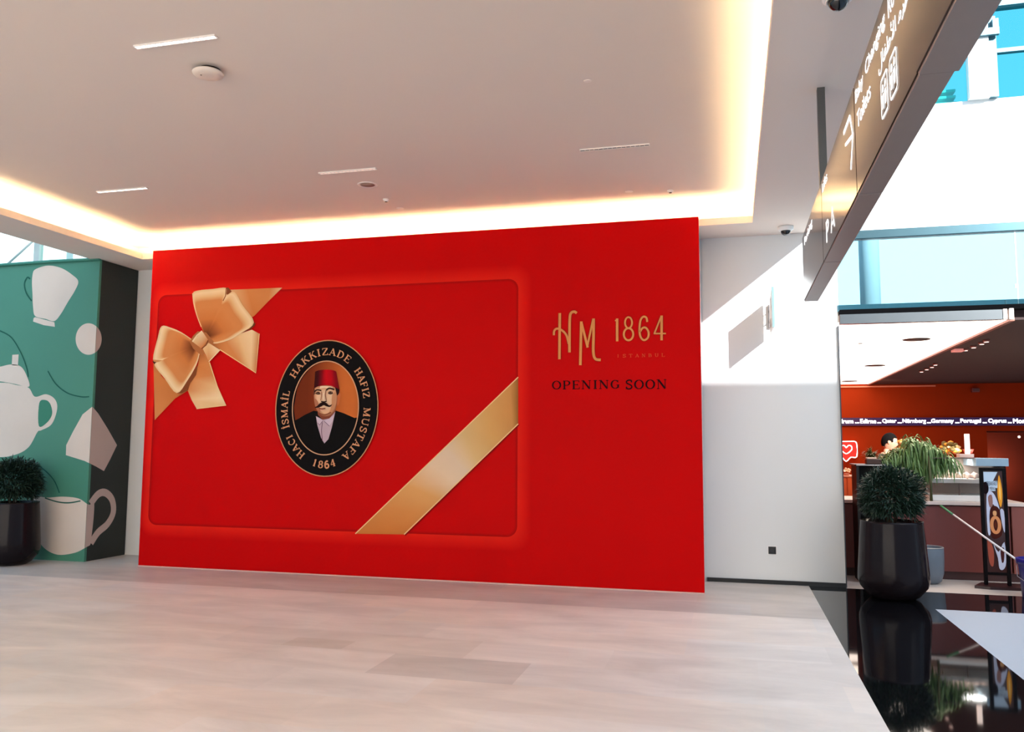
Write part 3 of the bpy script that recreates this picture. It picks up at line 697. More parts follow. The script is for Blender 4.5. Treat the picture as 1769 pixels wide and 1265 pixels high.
MB().lathe([(0, ZU-.002), (.077, ZU-.002), (.077, ZU-.0005), (0, ZU-.0005)], -3.686, 7.937, 40).build('grille', mat('grille_tan', (176, 150, 134), .6, var=.2, scale=300), spk)
for x, y, r, h_, lb, dk in ((-3.703, 8.469, .035, .03, 'small white ceiling sensor with a dark window behind the round speaker', True), (-3.692, 8.849, .045, .006, 'flat small ceiling disc closest to the cove above the hoarding centre', False),
                            (-1.021, 8.837, .045, .006, 'flat small ceiling disc near the far cove, right of the hoarding centre', False), (-.586, 8.90, .035, .025, 'small white ceiling sensor near the right end of the far cove', True),
                            (-1.001, 6.007, .03, .004, 'tiny flat ceiling cap alone in the middle of the tray ceiling', False)):
    o = thing('ceiling_sensor', (x, y, ZU), lb, 'sensor', 'small ceiling sensors')
    MB().lathe([(0, ZU-h_), (r*.6, ZU-h_), (r*.95, ZU-h_*.5), (r, ZU-.0005), (0, ZU-.0005)], x, y, 24).build('body', MATS['fitting_white'], o)
    if dk: MB().lathe([(0, ZU-h_-.008), (r*.4, ZU-h_-.006), (r*.5, ZU-h_-.0005), (0, ZU-h_-.0005)], x, y, 16).build('lens', mat('sensor_lens', (50, 36, 32), .2), o)
def dome(x, y, r, label):
    o = thing('dome_camera', (x, y, ZS), label, 'security camera', 'dome security cameras on the soffit')
    MB().lathe([(0, ZS-.0005), (r, ZS-.0005), (r*1.02, ZS-.01), (r, ZS-.035), (r*.82, ZS-.045), (0, ZS-.045)], x, y, 36).build('housing', WHITE, o)
    pr = [(r*.64*cos(a*pi/16), ZS-.0455-r*.66*sin(a*pi/16)) for a in range(9)]
    MB().lathe(pr[::-1] + [(0, ZS-.0455)], x, y, 32).build('dome', mat('dark_dome', (14, 13, 15), .06, spec=.7), o)
    MB().lathe([(r*.66, ZS-.046), (r*.72, ZS-.052), (r*.76, ZS-.0505), (r*.78, ZS-.0455)], x, y, 32).build('ring', WHITE, o)
dome(.64, 9.72, .085, 'white dome camera at the far end of the soffit above the pale wall')
dome(.612, 4.66, .085, 'white dome camera near the top edge, cut by the frame')

# ================================================================== hanging wayfinding sign
SX0, SX1, SZ0, SZ1 = .593, .70, 2.725, 3.252
hs = thing('hanging_sign', (.65, 4, ZS), 'long bronze wayfinding sign box hung from the soffit by a grey rod', 'sign')
FACE = mat('bronze_glass', (62, 49, 41), .11, 0, var=.03, spec=.08)
UND = mat('bronze_underside', (150, 138, 134), .38, .35, var=.05)
ys = [-1.0, .9, 2.77, 4.08, 5.56, 7.06]
for i in range(5):
    a, b = ys[i]+.006, ys[i+1]-.006; e = .006 if i < 2 else 0
    p = MB().box(SX0+.004-e, SX1+e*1.5, a, b, SZ0-e, SZ1+e, .003).build('box_segment', UND, hs)
    MB().box(SX0-.002-e, SX0+.0035-e, a+.004, b-.004, SZ0+.008-e, SZ1-.004+e).build('face_glass', FACE, p)
MB().box(SX0+.02, SX1-.02, -1, 7.0, SZ0+.02, SZ1-.02).build('core', BLACK, hs)
for y in (5.94, 2.0):
    MB().box(.622, .672, y-.025, y+.025, SZ1+.001, ZS-.001).build('hanging_rod', mat('rod_grey', (92, 92, 90), .4, .6), hs)
s3 = lambda s, z, k: (SX0-.0035-.0003*k, -s, z)      # read from the left: s = -Y
SN = lambda u, v: (lambda p: (-p.y, p.z))(onX(u, v, SX0))
WT = (250, 250, 250); LP = MATS['lit_print']
def sword(txt, a, b, z0, z1):
    k = Ink(s3); font_ink(k, txt, a, b, z0, z1, WT); k.build('panel_lettering', hs, LP)
AR = lambda *c: ''.join(chr(x) for x in c)
sword('Baby', -4.03, -3.80, 3.125, 3.205); sword('Changing', -3.73, -3.26, 3.125, 3.205); sword('Room', -3.19, -2.93, 3.125, 3.205); sword('Toilets', -4.0, -3.62, 3.01, 3.085)
sword(AR(0xFEDD, 0xFE8E, 0xFED4, 0xFEC3, 0xFEF7, 0xFE8D, 0x20, 0xFEE3, 0xFEAE, 0xFECF), -3.42, -2.85, 3.0, 3.09)
sword('Lifts', -5.5, -5.22, 3.16, 3.22); sword('Parking', -6.85, -6.2, 3.12, 3.2); sword('P', -5.35, -5.22, 2.80, 2.93)
for q0, q1 in ((SN(1524, 165), SN(1537, 195)), (SN(1539, 130), SN(1553, 160))):
    k = Ink(s3, 2); s0, s1_ = q0[0], q1[0]; z0, z1 = 2.815, 2.965
    k.stroke(rrect(s0, s1_, z0, z1, .02)[:-1], .009, WT, closed=True)
    cxx = (s0+s1_)/2; w = (s1_-s0)*.22
    for dx in (-w, w):
        k.poly(arc(cxx+dx, z1-.04, .016, .016, 0, 330, 10), WT); k.poly([(cxx+dx-.022, z1-.065), (cxx+dx+.022, z1-.065), (cxx+dx+.012, z0+.03), (cxx+dx-.012, z0+.03)], WT)
    k.build('pictogram', hs, LP)
k = Ink(s3, 2); c0 = SN(1619, 1); k.poly([(c0[0]+.05*cos(i*pi/8), c0[1]+.03*sin(i*pi/8)) for i in range(16)], WT); k.build('pictogram', hs, LP)
k = Ink(s3, 2); a0, a1 = SN(1562, 20), SN(1567, 2); k.stroke([(a0[0], a0[1]), (a1[0], a1[1]), (a1[0]+.05, a1[1]+.02)], .012, WT); k.build('pictogram', hs, LP)
k = Ink(s3, 2); k.stroke([(-4.45, 3.16), (-4.22, 3.16), (-4.14, 3.04), (-4.24, 2.90)], .022, WT); k.stroke([(-4.40, 3.08), (-4.16, 3.04)], .016, WT); k.build('arrow', hs, LP)
k = Ink(s3, 2); k.stroke([(-5.10, 2.80), (-5.02, 2.93), (-4.94, 2.80)], .018, WT); k.stroke([(-5.06, 2.84), (-4.98, 2.84)], .012, WT); k.build('pictogram', hs, LP)

# ================================================================== edge of the upper floor over the cafe
bal = thing('glass_balustrade', (1.22, 10.1, 3.11), 'blue-tinted glass balustrade with dark handrail above the cafe opening', 'balustrade')
for i, (a, b) in enumerate(((1.22, 3.06), (3.075, 4.9), (4.915, 6.7))):
    MB().box(a, b, 10.10, 10.115, 3.12, 3.92).build('glass_panel', glass('blue_glass_%d' % i, (188, 218, 226), .25) if i == 0 else MATS['blue_glass_0'], bal)
plabel(MB().box(1.22, 6.7, 10.03, 10.13, 3.925, 4.02, .004).build('handrail', mat('rail_teal', (64, 86, 92), .25, .95), bal), 'dark teal-grey handrail')
plabel(MB().box(1.22, 6.7, 10.06, 10.15, 4.022, 4.034).build('top_strip', mat('rail_light', (170, 184, 188), .3, .6), bal), 'paler strip over the handrail')
MB().box(3.035, 3.05, 10.085, 10.10, 3.3, 3.34).build('clip', STEEL, bal)
cn = thing('steel_canopy', (2.1, 10.05, 2.95), 'grey steel fascia beam with black top edge over the cafe opening', 'beam')
MB().box(1.225, 2.89, 10.04, 10.12, 2.948, 3.06, .002).build('fascia', mat('fascia_steel', (120, 122, 122), .22, 1.0, var=.05, scale=8), cn)
plabel(MB().box(1.225, 6.7, 10.03, 10.17, 3.062, 3.112).build('black_cap', mat('matt_black', (6, 6, 7), .9, spec=.05), cn), 'black top edge')
bk = MB(); bk.box(2.892, 2.93, 10.03, 10.10, 2.95, 3.06); bk.box(2.95, 2.995, 10.03, 10.10, 2.945, 3.065); bk.box(2.93, 2.95, 10.06, 10.1, 2.95, 3.06)
plabel(bk.build('end_bracket', mat('pale_bracket', (206, 190, 180), .4, .3), cn), 'pale folded end bracket')

col = MB().lathe([(0, 3.2), (.13, 3.2), (.13, 7.3), (0, 7.3)], 1.86, 12.0, 32).build('cylinder', WHITE)  # added so its shaded side gives a bluish upright tone behind the glass
tag(col, 'slim white column on the upper floor behind the glass balustrade', 'cylinder')
# ================================================================== cafe
TERRA = mat('terracotta_wall', (148, 44, 10), .85, var=.06, scale=3, spec=.08)
struct(MB().box(1.2, 5.38, 20.2, 20.4, 0, 3.12).build('wall_cafe', TERRA))
struct(MB().box(5.38, 14, 20.2, 20.4, 1.92, 3.12).build('wall_cafe', TERRA))
struct(MB().box(.9, 1.2, 10.225, 20.4, 0, 3.12).build('wall_cafe', TERRA))
struct(MB().box(3.05, 14, 10.2, 20.2, 2.96, 3.1).build('ceiling', mat('dark_brown_ceiling', (52, 26, 22), .7, var=.1, scale=3)))
cl = thing('added_glow_ceiling', (2.1, 15.1, 3.0), 'white ceiling over the left half of the cafe, with added glow', 'white ceiling')
MB().box(1.22, 3.0, 10.2, 20.18, 2.975, 2.99).build('glow_sheet', mat('white_added_glow', (255, 252, 246), .6, emit=(255, 246, 232), estr=1.5), cl)  # emission added so the white ceiling reads bright and lights the cafe
plabel(MB().box(3.0, 3.05, 10.2, 20.18, 2.95, 3.0).build('edge_trim', mat('copper_trim', (150, 78, 58), .4, .3), cl), 'copper coloured edge trim')
for x, y, r, lb in ((2.30, 12.15, .17, 'largest dark round ceiling downlight, nearest the opening'), (2.32, 15.1, .17, 'middle dark round downlight in the white ceiling'), (2.3, 18.6, .17, 'farthest dark round downlight in the white ceiling, by the cafe back wall')):
    pass
def cz_(u, v): p = onZ(u, v, 2.97); return p.x, p.y
for (u, v), r, lb in (((1583, 587), .165, 'largest dark round downlight in the white ceiling, nearest the opening'), ((1511.5, 632), .165, 'middle dark round downlight in the white ceiling'), ((1467, 659), .165, 'farthest dark round downlight in the white ceiling, by the cafe wall'), ((1486, 594), .03, 'tiny grey sprinkler cap in the white ceiling')):
    x, y = cz_(u, v)
    o = thing('recessed_downlight' if r > .1 else 'sprinkler_cap', (x, y, 2.975), lb, 'downlight' if r > .1 else 'sprinkler', 'dark round downlights in the glowing ceiling' if r > .1 else None)
    MB().lathe([(r*.9, 2.974), (r, 2.968), (r*1.04, 2.974)], x, y, 32).build('rim', mat('rim_brown', (84, 52, 46), .4), o)
    MB().lathe([(0, 2.971), (r*.9, 2.971), (r*.9, 2.974), (0, 2.974)], x, y, 32).build('baffle', mat('baffle_dark', (44, 26, 24), .4), o)
# fittings on the dark ceiling
for (u, v), lb in (((1592, 643), 'leftmost small spot in the row under the dark cafe ceiling'), ((1601, 639), 'second small spot from the left under the dark cafe ceiling'), ((1610, 635), 'third small spot from the left under the dark cafe ceiling'), ((1616, 631), 'fourth small spot from the left under the dark cafe ceiling'),
                    ((1668, 606), 'small spot just right of the square ceiling panel'), ((1682, 601), 'second small spot right of the square ceiling panel'), ((1696, 595), 'third small spot right of the square ceiling panel'), ((1704, 591), 'farthest right small spot beyond the square ceiling panel')):
    p = onZ(u, v, 2.93)
    o = thing('ceiling_spotlight', (p.x, p.y, 2.96), lb, 'spotlight', 'small spotlights on the dark cafe ceiling')
    MB().lathe([(0, 2.93), (.035, 2.93), (.045, 2.945), (.04, 2.9595), (0, 2.9595)], p.x, p.y, 16).build('can', mat('spot_copper', (150, 96, 84), .4), o)
    MB().lathe([(0, 2.926), (.028, 2.926), (.028, 2.9295), (0, 2.9295)], p.x, p.y, 14).build('lens', mat('spot_lit', (255, 220, 210), .3, emit=(255, 214, 200), estr=1.6), o)
p = onZ(1655, 606, 2.94); o = thing('ceiling_panel', (p.x, p.y, 2.96), 'small square pinkish panel fixed under the dark cafe ceiling', 'ceiling panel')
MB().box(p.x-.07, p.x+.07, p.y-.1, p.y+.1, 2.925, 2.9595, .005).build('plate', mat('pink_plate', (210, 140, 130), .4, emit=(230, 140, 130), estr=.3), o)
p = onZ(1684, 674, 2.86)
o = thing('ceiling_vent', (4.25, 19.9, 2.9), 'small dull red box high on the cafe back wall under the ceiling', 'vent')
q0, q1 = onY(1678, 678, 20.15), onY(1691, 671, 20.15)
MB().box(q0.x, q1.x, 20.08, 20.19, q0.z, q1.z, .01).build('body', mat('dull_red', (120, 62, 62), .5), o)
MB().box(q0.x+.02, q1.x-.02, 20.07, 20.079, q0.z+.02, q1.z-.02).build('grille', mat('dull_red_dark', (90, 44, 46), .5), o)
struct(MB().box(1.22, 4.4, 20.16, 20.19, 2.90, 2.93).build('trim_4', mat('salmon_cornice', (220, 120, 90), .4)))  # plain salmon strip below the cafe ceiling, no emission
# darker alcove to the right
al = MB(); al.box(5.28, 5.38, 20.401, 23, 0, 1.92); al.box(5.28, 14, 23, 23.1, 0, 1.92); al.box(5.28, 14, 20.401, 23.1, 1.92, 2.0); al.box(5.28, 14, 20.401, 23, -.05, 0)
struct(al.build('wall_alcove', mat('deep_brown_wall', (110, 36, 20), .8)))
area('alcove_lamp', (5.95, 22.3, .9), (.0, 1, .25), .5, .2, 9, (1, .55, .3))
o = thing('ceiling_spotlight', (5.93, 20.15, 2.0), 'single bright spot at the far right under the ticker', 'spotlight')
q = onY(1760, 755, 20.19)
MB().ball((q.x, 20.17, q.z), .028, (1, .6, 1), 2).build('lens', mat('spot_lit', (255, 220, 210), .3, emit=(255, 214, 200), estr=1.6), o)

# ticker
tk = thing('led_ticker', (4, 20.1, 2.13), 'long purple LED ticker listing places in white across the cafe back wall', 'led sign')
ta, tb = onY(1453, 735.5, 20.1), onY(1453, 722, 20.1)
MB().box(1.25, 7.0, 20.12, 20.195, ta.z, tb.z).build('housing', mat('ticker_body', (46, 16, 60), .3, emit=(60, 14, 90), estr=.15), tk)
t3 = lambda s, z, k: (s, 20.117-.0004*k, z)
ink = Ink(t3); zc_ = (ta.z+tb.z)/2
for w_, a, b in (('Bodrum', 1438, 1473.5), ('...', 1477, 1483.5), ('Edirne', 1486, 1513), ('...', 1515.5, 1521.5), ('Qatar', 1524, 1548), ('...', 1550.5, 1557), ('Nürnberg', 1559, 1599), ('...', 1601.5, 1607.5), ('Germany', 1608.5, 1647), ('...', 1650, 1656.5), ('Portugal', 1659, 1694), ('...', 1697.5, 1704), ('Cyprus', 1707, 1738), ('...', 1741, 1747), ('Morocco', 1750, 1794)):
    x0, x1 = onY(a, 728, 20.12).x, onY(b, 728, 20.12).x
    lo = {'Nürnberg': -.055, 'Germany': -.055, 'Portugal': -.055, 'Cyprus': -.055, 'Qatar': -.04}.get(w_, -.04)
    hi = .055
    if w_ == '...': lo, hi = -.04, -.018
    for dx, dz in ((0, 0), (.007, 0), (0, .006), (.007, .006)):
        font_ink(ink, w_, x0+dx, x1+dx, zc_+lo+dz, zc_+hi+dz, (255, 250, 255))
attr_mat('led_text', .4, 0, 3, .3, emit=2.2)
ink.build('lettering', tk, MATS['led_text'])
# neon heart
nh = thing('heart_sign', (2.55, 20.1, 1.5), 'red lit sign with a white outlined heart in a speech bubble on the cafe wall', 'sign')
h3 = lambda s, z, k: (s, 20.06-.003*k, z)
HP = lambda u, v: (lambda p: (p.x, p.z))(onY(1440+u/5.377, 660+v/5.377, 20.06))
ol = [(-20, 555), (190, 552), (215, 575), (215, 695), (160, 700), (118, 738), (80, 700), (-20, 700)]
MB().prism([HP(*p) for p in ol], 20.07, 20.15).build('body', mat('neon_red', (226, 26, 14), .4, emit=(230, 18, 10), estr=.7), nh)
nl = mat('neon_white', (255, 235, 225), .3, emit=(255, 225, 215), estr=2.5)
def neon(pts, nm):
    MB().tube([(HP(*p)[0], 20.055, HP(*p)[1]) for p in pts], .011, 6).build(nm, nl, nh)
neon(catmull(ol[1:7], 3, False), 'bubble_outline'); neon([(-20, 555), (190, 552)], 'bubble_outline')
neon(catmull([(118, 612), (140, 590), (165, 598), (168, 630), (118, 668), (72, 630), (72, 600), (96, 590), (118, 612)], 3, False), 'heart_outline')

# counter
MAR = mat('maroon_front', (118, 54, 48), .45, var=.04, scale=5)
ct = thing('cafe_counter', (2.2, 11.2, 0), 'long maroon cafe counter with a pale stone top', 'counter')
MB().box(1.24, 3.12, 10.97, 11.75, .1, .86).build('front_panel', MAR, ct)
MB().box(3.135, 3.30, 10.95, 11.75, .1, .87, .004).build('end_panel', mat('maroon_end', (134, 72, 62), .45), ct)
plabel(MB().box(1.22, 3.31, 10.93, 11.78, .875, .915, .004).build('worktop', mat('pale_top', (226, 206, 196), .3), ct), 'pale worktop')
MB().box(1.3, 3.25, 11.02, 11.7, 0, .1).build('plinth', mat('plinth_dark', (70, 36, 34), .5), ct)
dc = thing('display_case', (2.7, 11.4, .915), 'glass pastry display case standing on the maroon counter', 'display case')
X0, X1, Y0, Y1 = 2.32, 3.13, 11.06, 11.62
MB().box(X0, X1, Y0, Y1, .916, .985, .004).build('base', mat('case_white', (226, 226, 224), .3), dc)
MB().box(X0+.01, X1-.01, Y0+.03, Y1-.03, 1.155, 1.175).build('shelf', MATS['case_white'], dc)
MB().box(X0+.01, X1-.01, Y0+.01, Y0+.022, 1.13, 1.178).build('shelf_rail', mat('shelf_rail', (210, 196, 190), .3, .3), dc)
MB().box(X0, X1, Y1-.02, Y1, .986, 1.42).build('back_panel', mat('case_back', (176, 156, 146), .5), dc)
cg = glass('case_glass', (250, 252, 252), .08)
MB().box(X0, X1, Y0, Y0+.006, .986, 1.42).build('front_glass', cg, dc)
MB().box(X1-.006, X1, Y0+.008, Y1-.022, .986, 1.42).build('side_glass', cg, dc)
plabel(MB().box(X1-.32, X1+.03, Y0-.02, Y1, 1.335, 1.428, .004).build('top_canopy', mat('blue_grey_canopy', (156, 182, 200), .15, .2, spec=.8), dc), 'blue-grey glossy top canopy')
MB().box(X0, X1-.33, Y0-.004, Y1, 1.422, 1.432).build('top_frame', mat('case_frame', (110, 90, 84), .4, .4), dc)
area('case_lamp', (2.7, 11.3, 1.41), (0, 0, -1), .7, .2, 5, (1, .95, .9))
for x in (X0, 2.62, 2.88): MB().box(x, x+.014, Y0+.008, Y0+.02, .986, 1.128).build('post', MATS['case_frame'], dc)
rnd = random.Random(5)
for i, x in enumerate((2.40, 2.49, 2.58, 2.67, 2.76, 2.85)):
    o = MB().ball((0, 0, 0), .043, (.86, .9, .8), 3)
    for v in o.b.verts: v.co += v.co.normalized()*.012*math.sin(v.co.x*90+i)*math.cos(v.co.y*70+v.co.z*60)
    o = o.build('pastry', mat('pastry_pale', (226, 192, 178), .6, var=.15, scale=20))
    o.location = (x, 11.28, 1.175+.042)
    tag(o, ['leftmost pale pastry mound on the upper shelf of the glass case', 'second pale pastry mound from the left in the glass case', 'third pale pastry mound from the left in the glass case', 'fourth pale pastry mound from the left in the glass case', 'fifth pale pastry mound from the left in the glass case', 'rightmost pale pastry mound, nearest the blue canopy'][i], 'pastry', 'pastries in the glass case')
# slim white lamp and its base on top of the case
lp = thing('table_lamp', (2.78, 11.4, 1.432), 'slim upright white lit panel standing on the display case', 'lamp')
MB().box(2.70, 2.86, 11.3, 11.45, 1.433, 1.475, .004).build('base', mat('lamp_base', (224, 196, 186), .4), lp)
pa, pb = onY(1666, 750, 11.35), onY(1676, 785, 11.35)
MB().box(pa.x, pb.x, 11.34, 11.37, 1.476, pa.z, .003).build('panel', mat('lamp_panel', (255, 236, 226), .4, emit=(255, 224, 210), estr=.9), lp)

# back cabinet and things on it
bc = thing('back_cabinet', (1.9, 13.1, 0), 'orange cabinet with a pale top edge behind the left end of the counter', 'cabinet')
MB().box(1.24, 1.98, 12.95, 13.4, 0, 1.12).build('body', mat('orange_laminate', (214, 92, 36), .5), bc)
MB().box(1.24, 1.98, 12.93, 13.4, 1.122, 1.14).build('top', mat('cab_top', (226, 150, 120), .4), bc)
for a, b in ((1.26, 1.592), (1.612, 1.955)): MB().box(a, b, 12.935, 12.948, .3, 1.11).build('door', MATS['orange_laminate'], bc)
def bouquet(name, x, y, z, r, label, cols, n=26, stemh=.12):
    o = thing(name, (x, y, z), label, 'flowers')
    MB().lathe([(0, z), (.035, z), (.045, z+stemh*.6), (.03, z+stemh), (0, z+stemh)], x, y, 16).build('vase', mat('vase_clay', (190, 120, 90), .4), o)
    rr = random.Random(n+int(x*10)); 
    for ci, c in enumerate(cols):
        m_ = MB()
        for i in range(n):
            a, b = rr.uniform(0, 2*pi), rr.uniform(-.2, 1.4); q = Vector((cos(a)*cos(b), sin(a)*cos(b), sin(b)))*r*rr.uniform(.5, 1)
            m_.ball((x+q.x, y+q.y, z+stemh+r*.4+q.z*.8), r*rr.uniform(.16, .28), (1, 1, .7), 1)
        m_.build('blossom' if ci < len(cols)-1 or len(cols) == 1 else 'leaf_cluster', mat('petal_%s_%d' % (name, ci), c, .7, var=.2), o)
p = onY(1463.5, 829, 13.1)
bouquet('flower_vase', p.x, 13.15, 1.14, .07, 'small cream blossom vase on the orange cabinet', [(250, 226, 190)], 22, .03)
sb = thing('service_shelf', (2.9, 13.4, 0), 'dark brown back bar unit behind the display case', 'cabinet')
MB().box(2.1, 3.64, 13.3, 13.75, 0, 1.3).build('body', mat('bar_brown', (70, 24, 14), .7, spec=.1), sb)
MB().box(2.08, 3.66, 13.26, 13.77, 1.302, 1.33).build('top', mat('bar_top', (190, 116, 92), .4), sb)
for a, b in ((2.14, 2.86), (2.9, 3.6)): MB().box(a, b, 13.285, 13.299, .1, 1.26).build('door', MATS['bar_brown'], sb)
bouquet('flower_bouquet', onY(1640, 780, 13.5).x, 13.5, 1.33, .17, 'orange and yellow flower bouquet on the back bar right of the drooping plant', [(255, 170, 60), (250, 210, 150), (120, 100, 50)], 26, .1)
bouquet('flower_bouquet', onY(1560, 775, 13.5).x, 13.5, 1.33, .15, 'pinkish dried bouquet on the back bar behind the man', [(226, 150, 120), (190, 110, 80), (90, 90, 50)], 26, .16)
for i, dz in enumerate((0, .07, .14)):
    x = onY(1657, 780, 13.5).x+.12; z = 1.331+dz
    o = MB().lathe([(0, z), (.05, z), (.075, z+.06), (.07, z+.0605), (.045, z+.008), (0, z+.008)], x, 13.5, 24).build('red_bowl', mat('bowl_red', (226, 96, 80), .3))
    tag(o, ['lowest red bowl of the stack beside the orange bouquet', 'middle red bowl of the stack beside the orange bouquet', 'topmost red bowl of the stack beside the orange bouquet'][i], 'bowl', 'stacked red bowls on the back bar')

# black open cabinet
p0, p1 = onY(1478, 802, 10.5), onY(1527, 802, 10.5)
kb = thing('black_cabinet', ((p0.x+p1.x)/2, 10.6, 0), 'tall black open display cabinet standing in front of the counter behind the round shrub', 'cabinet')
bx = MB(); zt_ = p0.z
bx.box(p0.x, p0.x+.03, 10.46, 10.86, 0, zt_-.02); bx.box(p1.x-.03, p1.x, 10.46, 10.86, 0, zt_-.02); bx.box(p0.x+.03, p1.x-.03, 10.83, 10.86, 0, zt_-.02)
bx.box(p0.x+.03, p1.x-.03, 10.46, 10.83, 0, .06)
bx.build('carcass', BLACK, kb)
for z in (.45, .78, 1.05): MB().box(p0.x+.032, p1.x-.032, 10.48, 10.828, z, z+.018).build('shelf', mat('black_shelf', (24, 22, 24), .4), kb)
plabel(MB().box(p0.x-.02, p1.x+.015, 10.44, 10.87, zt_-.018, zt_, .003).build('top_board', mat('cab_black_top', (26, 24, 26), .3), kb), 'black top board')
plabel(MB().box(p0.x, p1.x, 10.435, 10.4395, zt_-.014, zt_-.004).build('light_edge', mat('light_edge', (230, 220, 216), .3), kb), 'thin pale front edge strip')
o = thing('till_screen', (1.60, 10.55, zt_), 'low dark device with a pale top standing on the black cabinet', 'device')
MB().box(1.52, 1.68, 10.48, 10.62, zt_+.001, zt_+.06, .006).build('body', mat('device_brown', (70, 44, 34), .4), o)
MB().box(1.525, 1.63, 10.49, 10.61, zt_+.061, zt_+.078, .004).build('lid', mat('device_cream', (236, 200, 176), .4), o)

# ================================================================== foliage
def leaf(b, base, d, L, w, droop=.3, seg=3, twist=0):
    d = d.normalized(); side = d.cross(Vector((0, 0, 1)))
    if side.length < .05: side = Vector((1, 0, 0))
    side.normalize(); side = Matrix.Rotation(twist, 3, d) @ side
    P = Vector(base); prev = None; step = L/seg
    for i in range(seg+1):
        t = i/seg; ww = w*math.sin(pi*min(.98, .12+t*.88))**.8 if i < seg else .0006
        a = b.verts.new(P+side*ww*.5); c = b.verts.new(P-side*ww*.5)
        if prev: b.faces.new((prev[0], a, c, prev[1]))
        prev = (a, c); P = P + d*step; d = (d+Vector((0, 0, -droop*step/L*2))).normalized()
LEAFD = mat('dark_leaf', (22, 46, 32), .5, var=.5, scale=25)
LEAFM = mat('fresh_leaf', (92, 124, 68), .45, var=.5, scale=18)
def ball_shrub(x, y, z0, rx, rz, n, name, parent, seed=1):
    rr = random.Random(seed); m_ = MB()
    # twiggy core and thin leaves on all sides
    for i in range(n):
        a = rr.uniform(0, 2*pi); c_ = rr.uniform(-.75, 1); sn = math.sqrt(1-c_*c_); k = rr.uniform(.45, .96)**.6
        lump = 1+.10*math.sin(3*a+seed)*sn+.08*math.sin(5*a+4*c_)
        d = Vector((cos(a)*sn, sin(a)*sn, c_))
        p = Vector((x, y, z0)) + Vector((d.x*rx, d.y*rx, d.z*rz))*k*lump
        dd = (d + Vector((rr.uniform(-.8, .8), rr.uniform(-.8, .8), rr.uniform(-.5, .8)))).normalized()
        leaf(m_.b, p, dd, rr.uniform(.05, .10), rr.uniform(.008, .016), rr.uniform(.1, .8), 3, rr.uniform(-1, 1))
    return m_.build(name, LEAFD, parent)
POT = mat('glossy_dark_pot', (26, 20, 23), .17, var=.08, scale=5, spec=.14)
def planter(x, y, label, seed):
    t = thing('potted_shrub', (x, y, 0), label, 'potted plant', 'round shrubs in tall dark pots')
    MB().lathe([(0, 0), (.20, 0), (.25, .03), (.325, .12), (.346, .19), (.342, .28), (.32, .60), (.306, .77), (.306, .79), (.288, .79), (.285, .74), (0, .738)], x, y, 56).build('pot', POT, t)
    MB().lathe([(0, .76), (.15, .765), (.28, .75), (.28, .742), (0, .742)], x, y, 30).build('soil', mat('soil', (40, 30, 24), .9, var=.4, scale=40, bump=.5), t)
    st = MB(); rr = random.Random(seed)
    for k in range(9):
        a = rr.uniform(0, 2*pi); st.tube([(x+.03*cos(a), y+.03*sin(a), .75), (x+.08*cos(a), y+.08*sin(a), .9), (x+.16*cos(a), y+.16*sin(a), 1.08+rr.uniform(0, .1))], .009, 6, .004)
    st.build('stem', mat('bark', (70, 54, 40), .8), t)
    ball_shrub(x, y, 1.045, .30, .28, 6500, 'foliage', t, seed)
    return t
planter(1.60, 9.52, 'round dark green shrub in a tall dark pot at the cafe corner', 2)
planter(-8.98, 8.86, 'round dark shrub in a tall dark pot in front of the green hoarding', 5)
gpot = thing('grey_pot', (2.16, 10.66, 0), 'empty blue-grey pot on the cafe floor behind the tall dark planter', 'pot')
MB().lathe([(0, 0), (.11, 0), (.15, .03), (.178, .12), (.186, .25), (.186, .40), (.182, .408), (.172, .40), (.170, .30), (.16, .12), (0, .08)], 2.15, 10.66, 44).build('pot_body', mat('blue_grey_pot', (98, 108, 120), .4), gpot)
plabel(MB().lathe([(.176, .409), (.182, .416), (.188, .409)], 2.15, 10.66, 44).build('rim', mat('pot_rim', (150, 150, 152), .4), gpot), 'paler rim')
# drooping plant on the counter
dp = thing('drooping_plant', (2.23, 11.3, .915), 'leafy green plant with long drooping leaves on the counter, above the round shrub', 'potted plant')
cxp, cyp = 2.17, 11.22
MB().lathe([(0, .916), (.06, .916), (.085, 1.03), (.08, 1.035), (.07, 1.0), (0, 1.0)], cxp, cyp, 24).build('pot', mat('small_dark_pot', (40, 40, 38), .5), dp)
rr = random.Random(11); tr_ = MB(); lf = MB()
TIPS = [(1.72, 1.40), (1.80, 1.52), (1.90, 1.58), (2.00, 1.62), (2.10, 1.64), (2.20, 1.63), (2.32, 1.61), (2.44, 1.55), (2.52, 1.48), (2.60, 1.42), (2.08, 1.5), (2.28, 1.52), (1.95, 1.42), (2.15, 1.38), (2.35, 1.40), (1.84, 1.36), (1.76, 1.46), (1.86, 1.5)]
for bi, (tx, tz) in enumerate(TIPS):
    for dy in (-.12, .02):
        p0 = Vector((cxp+.02*(tx-cxp), cyp, 1.0)); tz += (.05 if tx < 2.25 else .04) if tx > 2.06 else (-.03 if tx > 1.9 else 0); p3 = Vector((tx, cyp+dy+rr.uniform(-.05, .05), tz-.10)); p2 = Vector((tx-(tx-cxp)*.35, cyp+dy*.6, tz+.03)); p1 = Vector((cxp+.12*(tx-cxp), cyp, 1.35))
        pts = []
        for i in range(11):
            t = i/10; pts.append(p0*(1-t)**3 + p1*3*t*(1-t)**2 + p2*3*t*t*(1-t) + p3*t**3)
        tr_.tube(pts, .007, 5, .002)
        for i in range(4, 11):
            for k in range(9):
                d = Vector((rr.uniform(-1, 1), rr.uniform(-1, .4), rr.uniform(-1.1, .7)))
                leaf(lf.b, pts[i]+Vector((0, 0, rr.uniform(-.05, .03))), d, rr.uniform(.12, .31), rr.uniform(.014, .024), 2.8, 5, rr.uniform(-.6, .6))
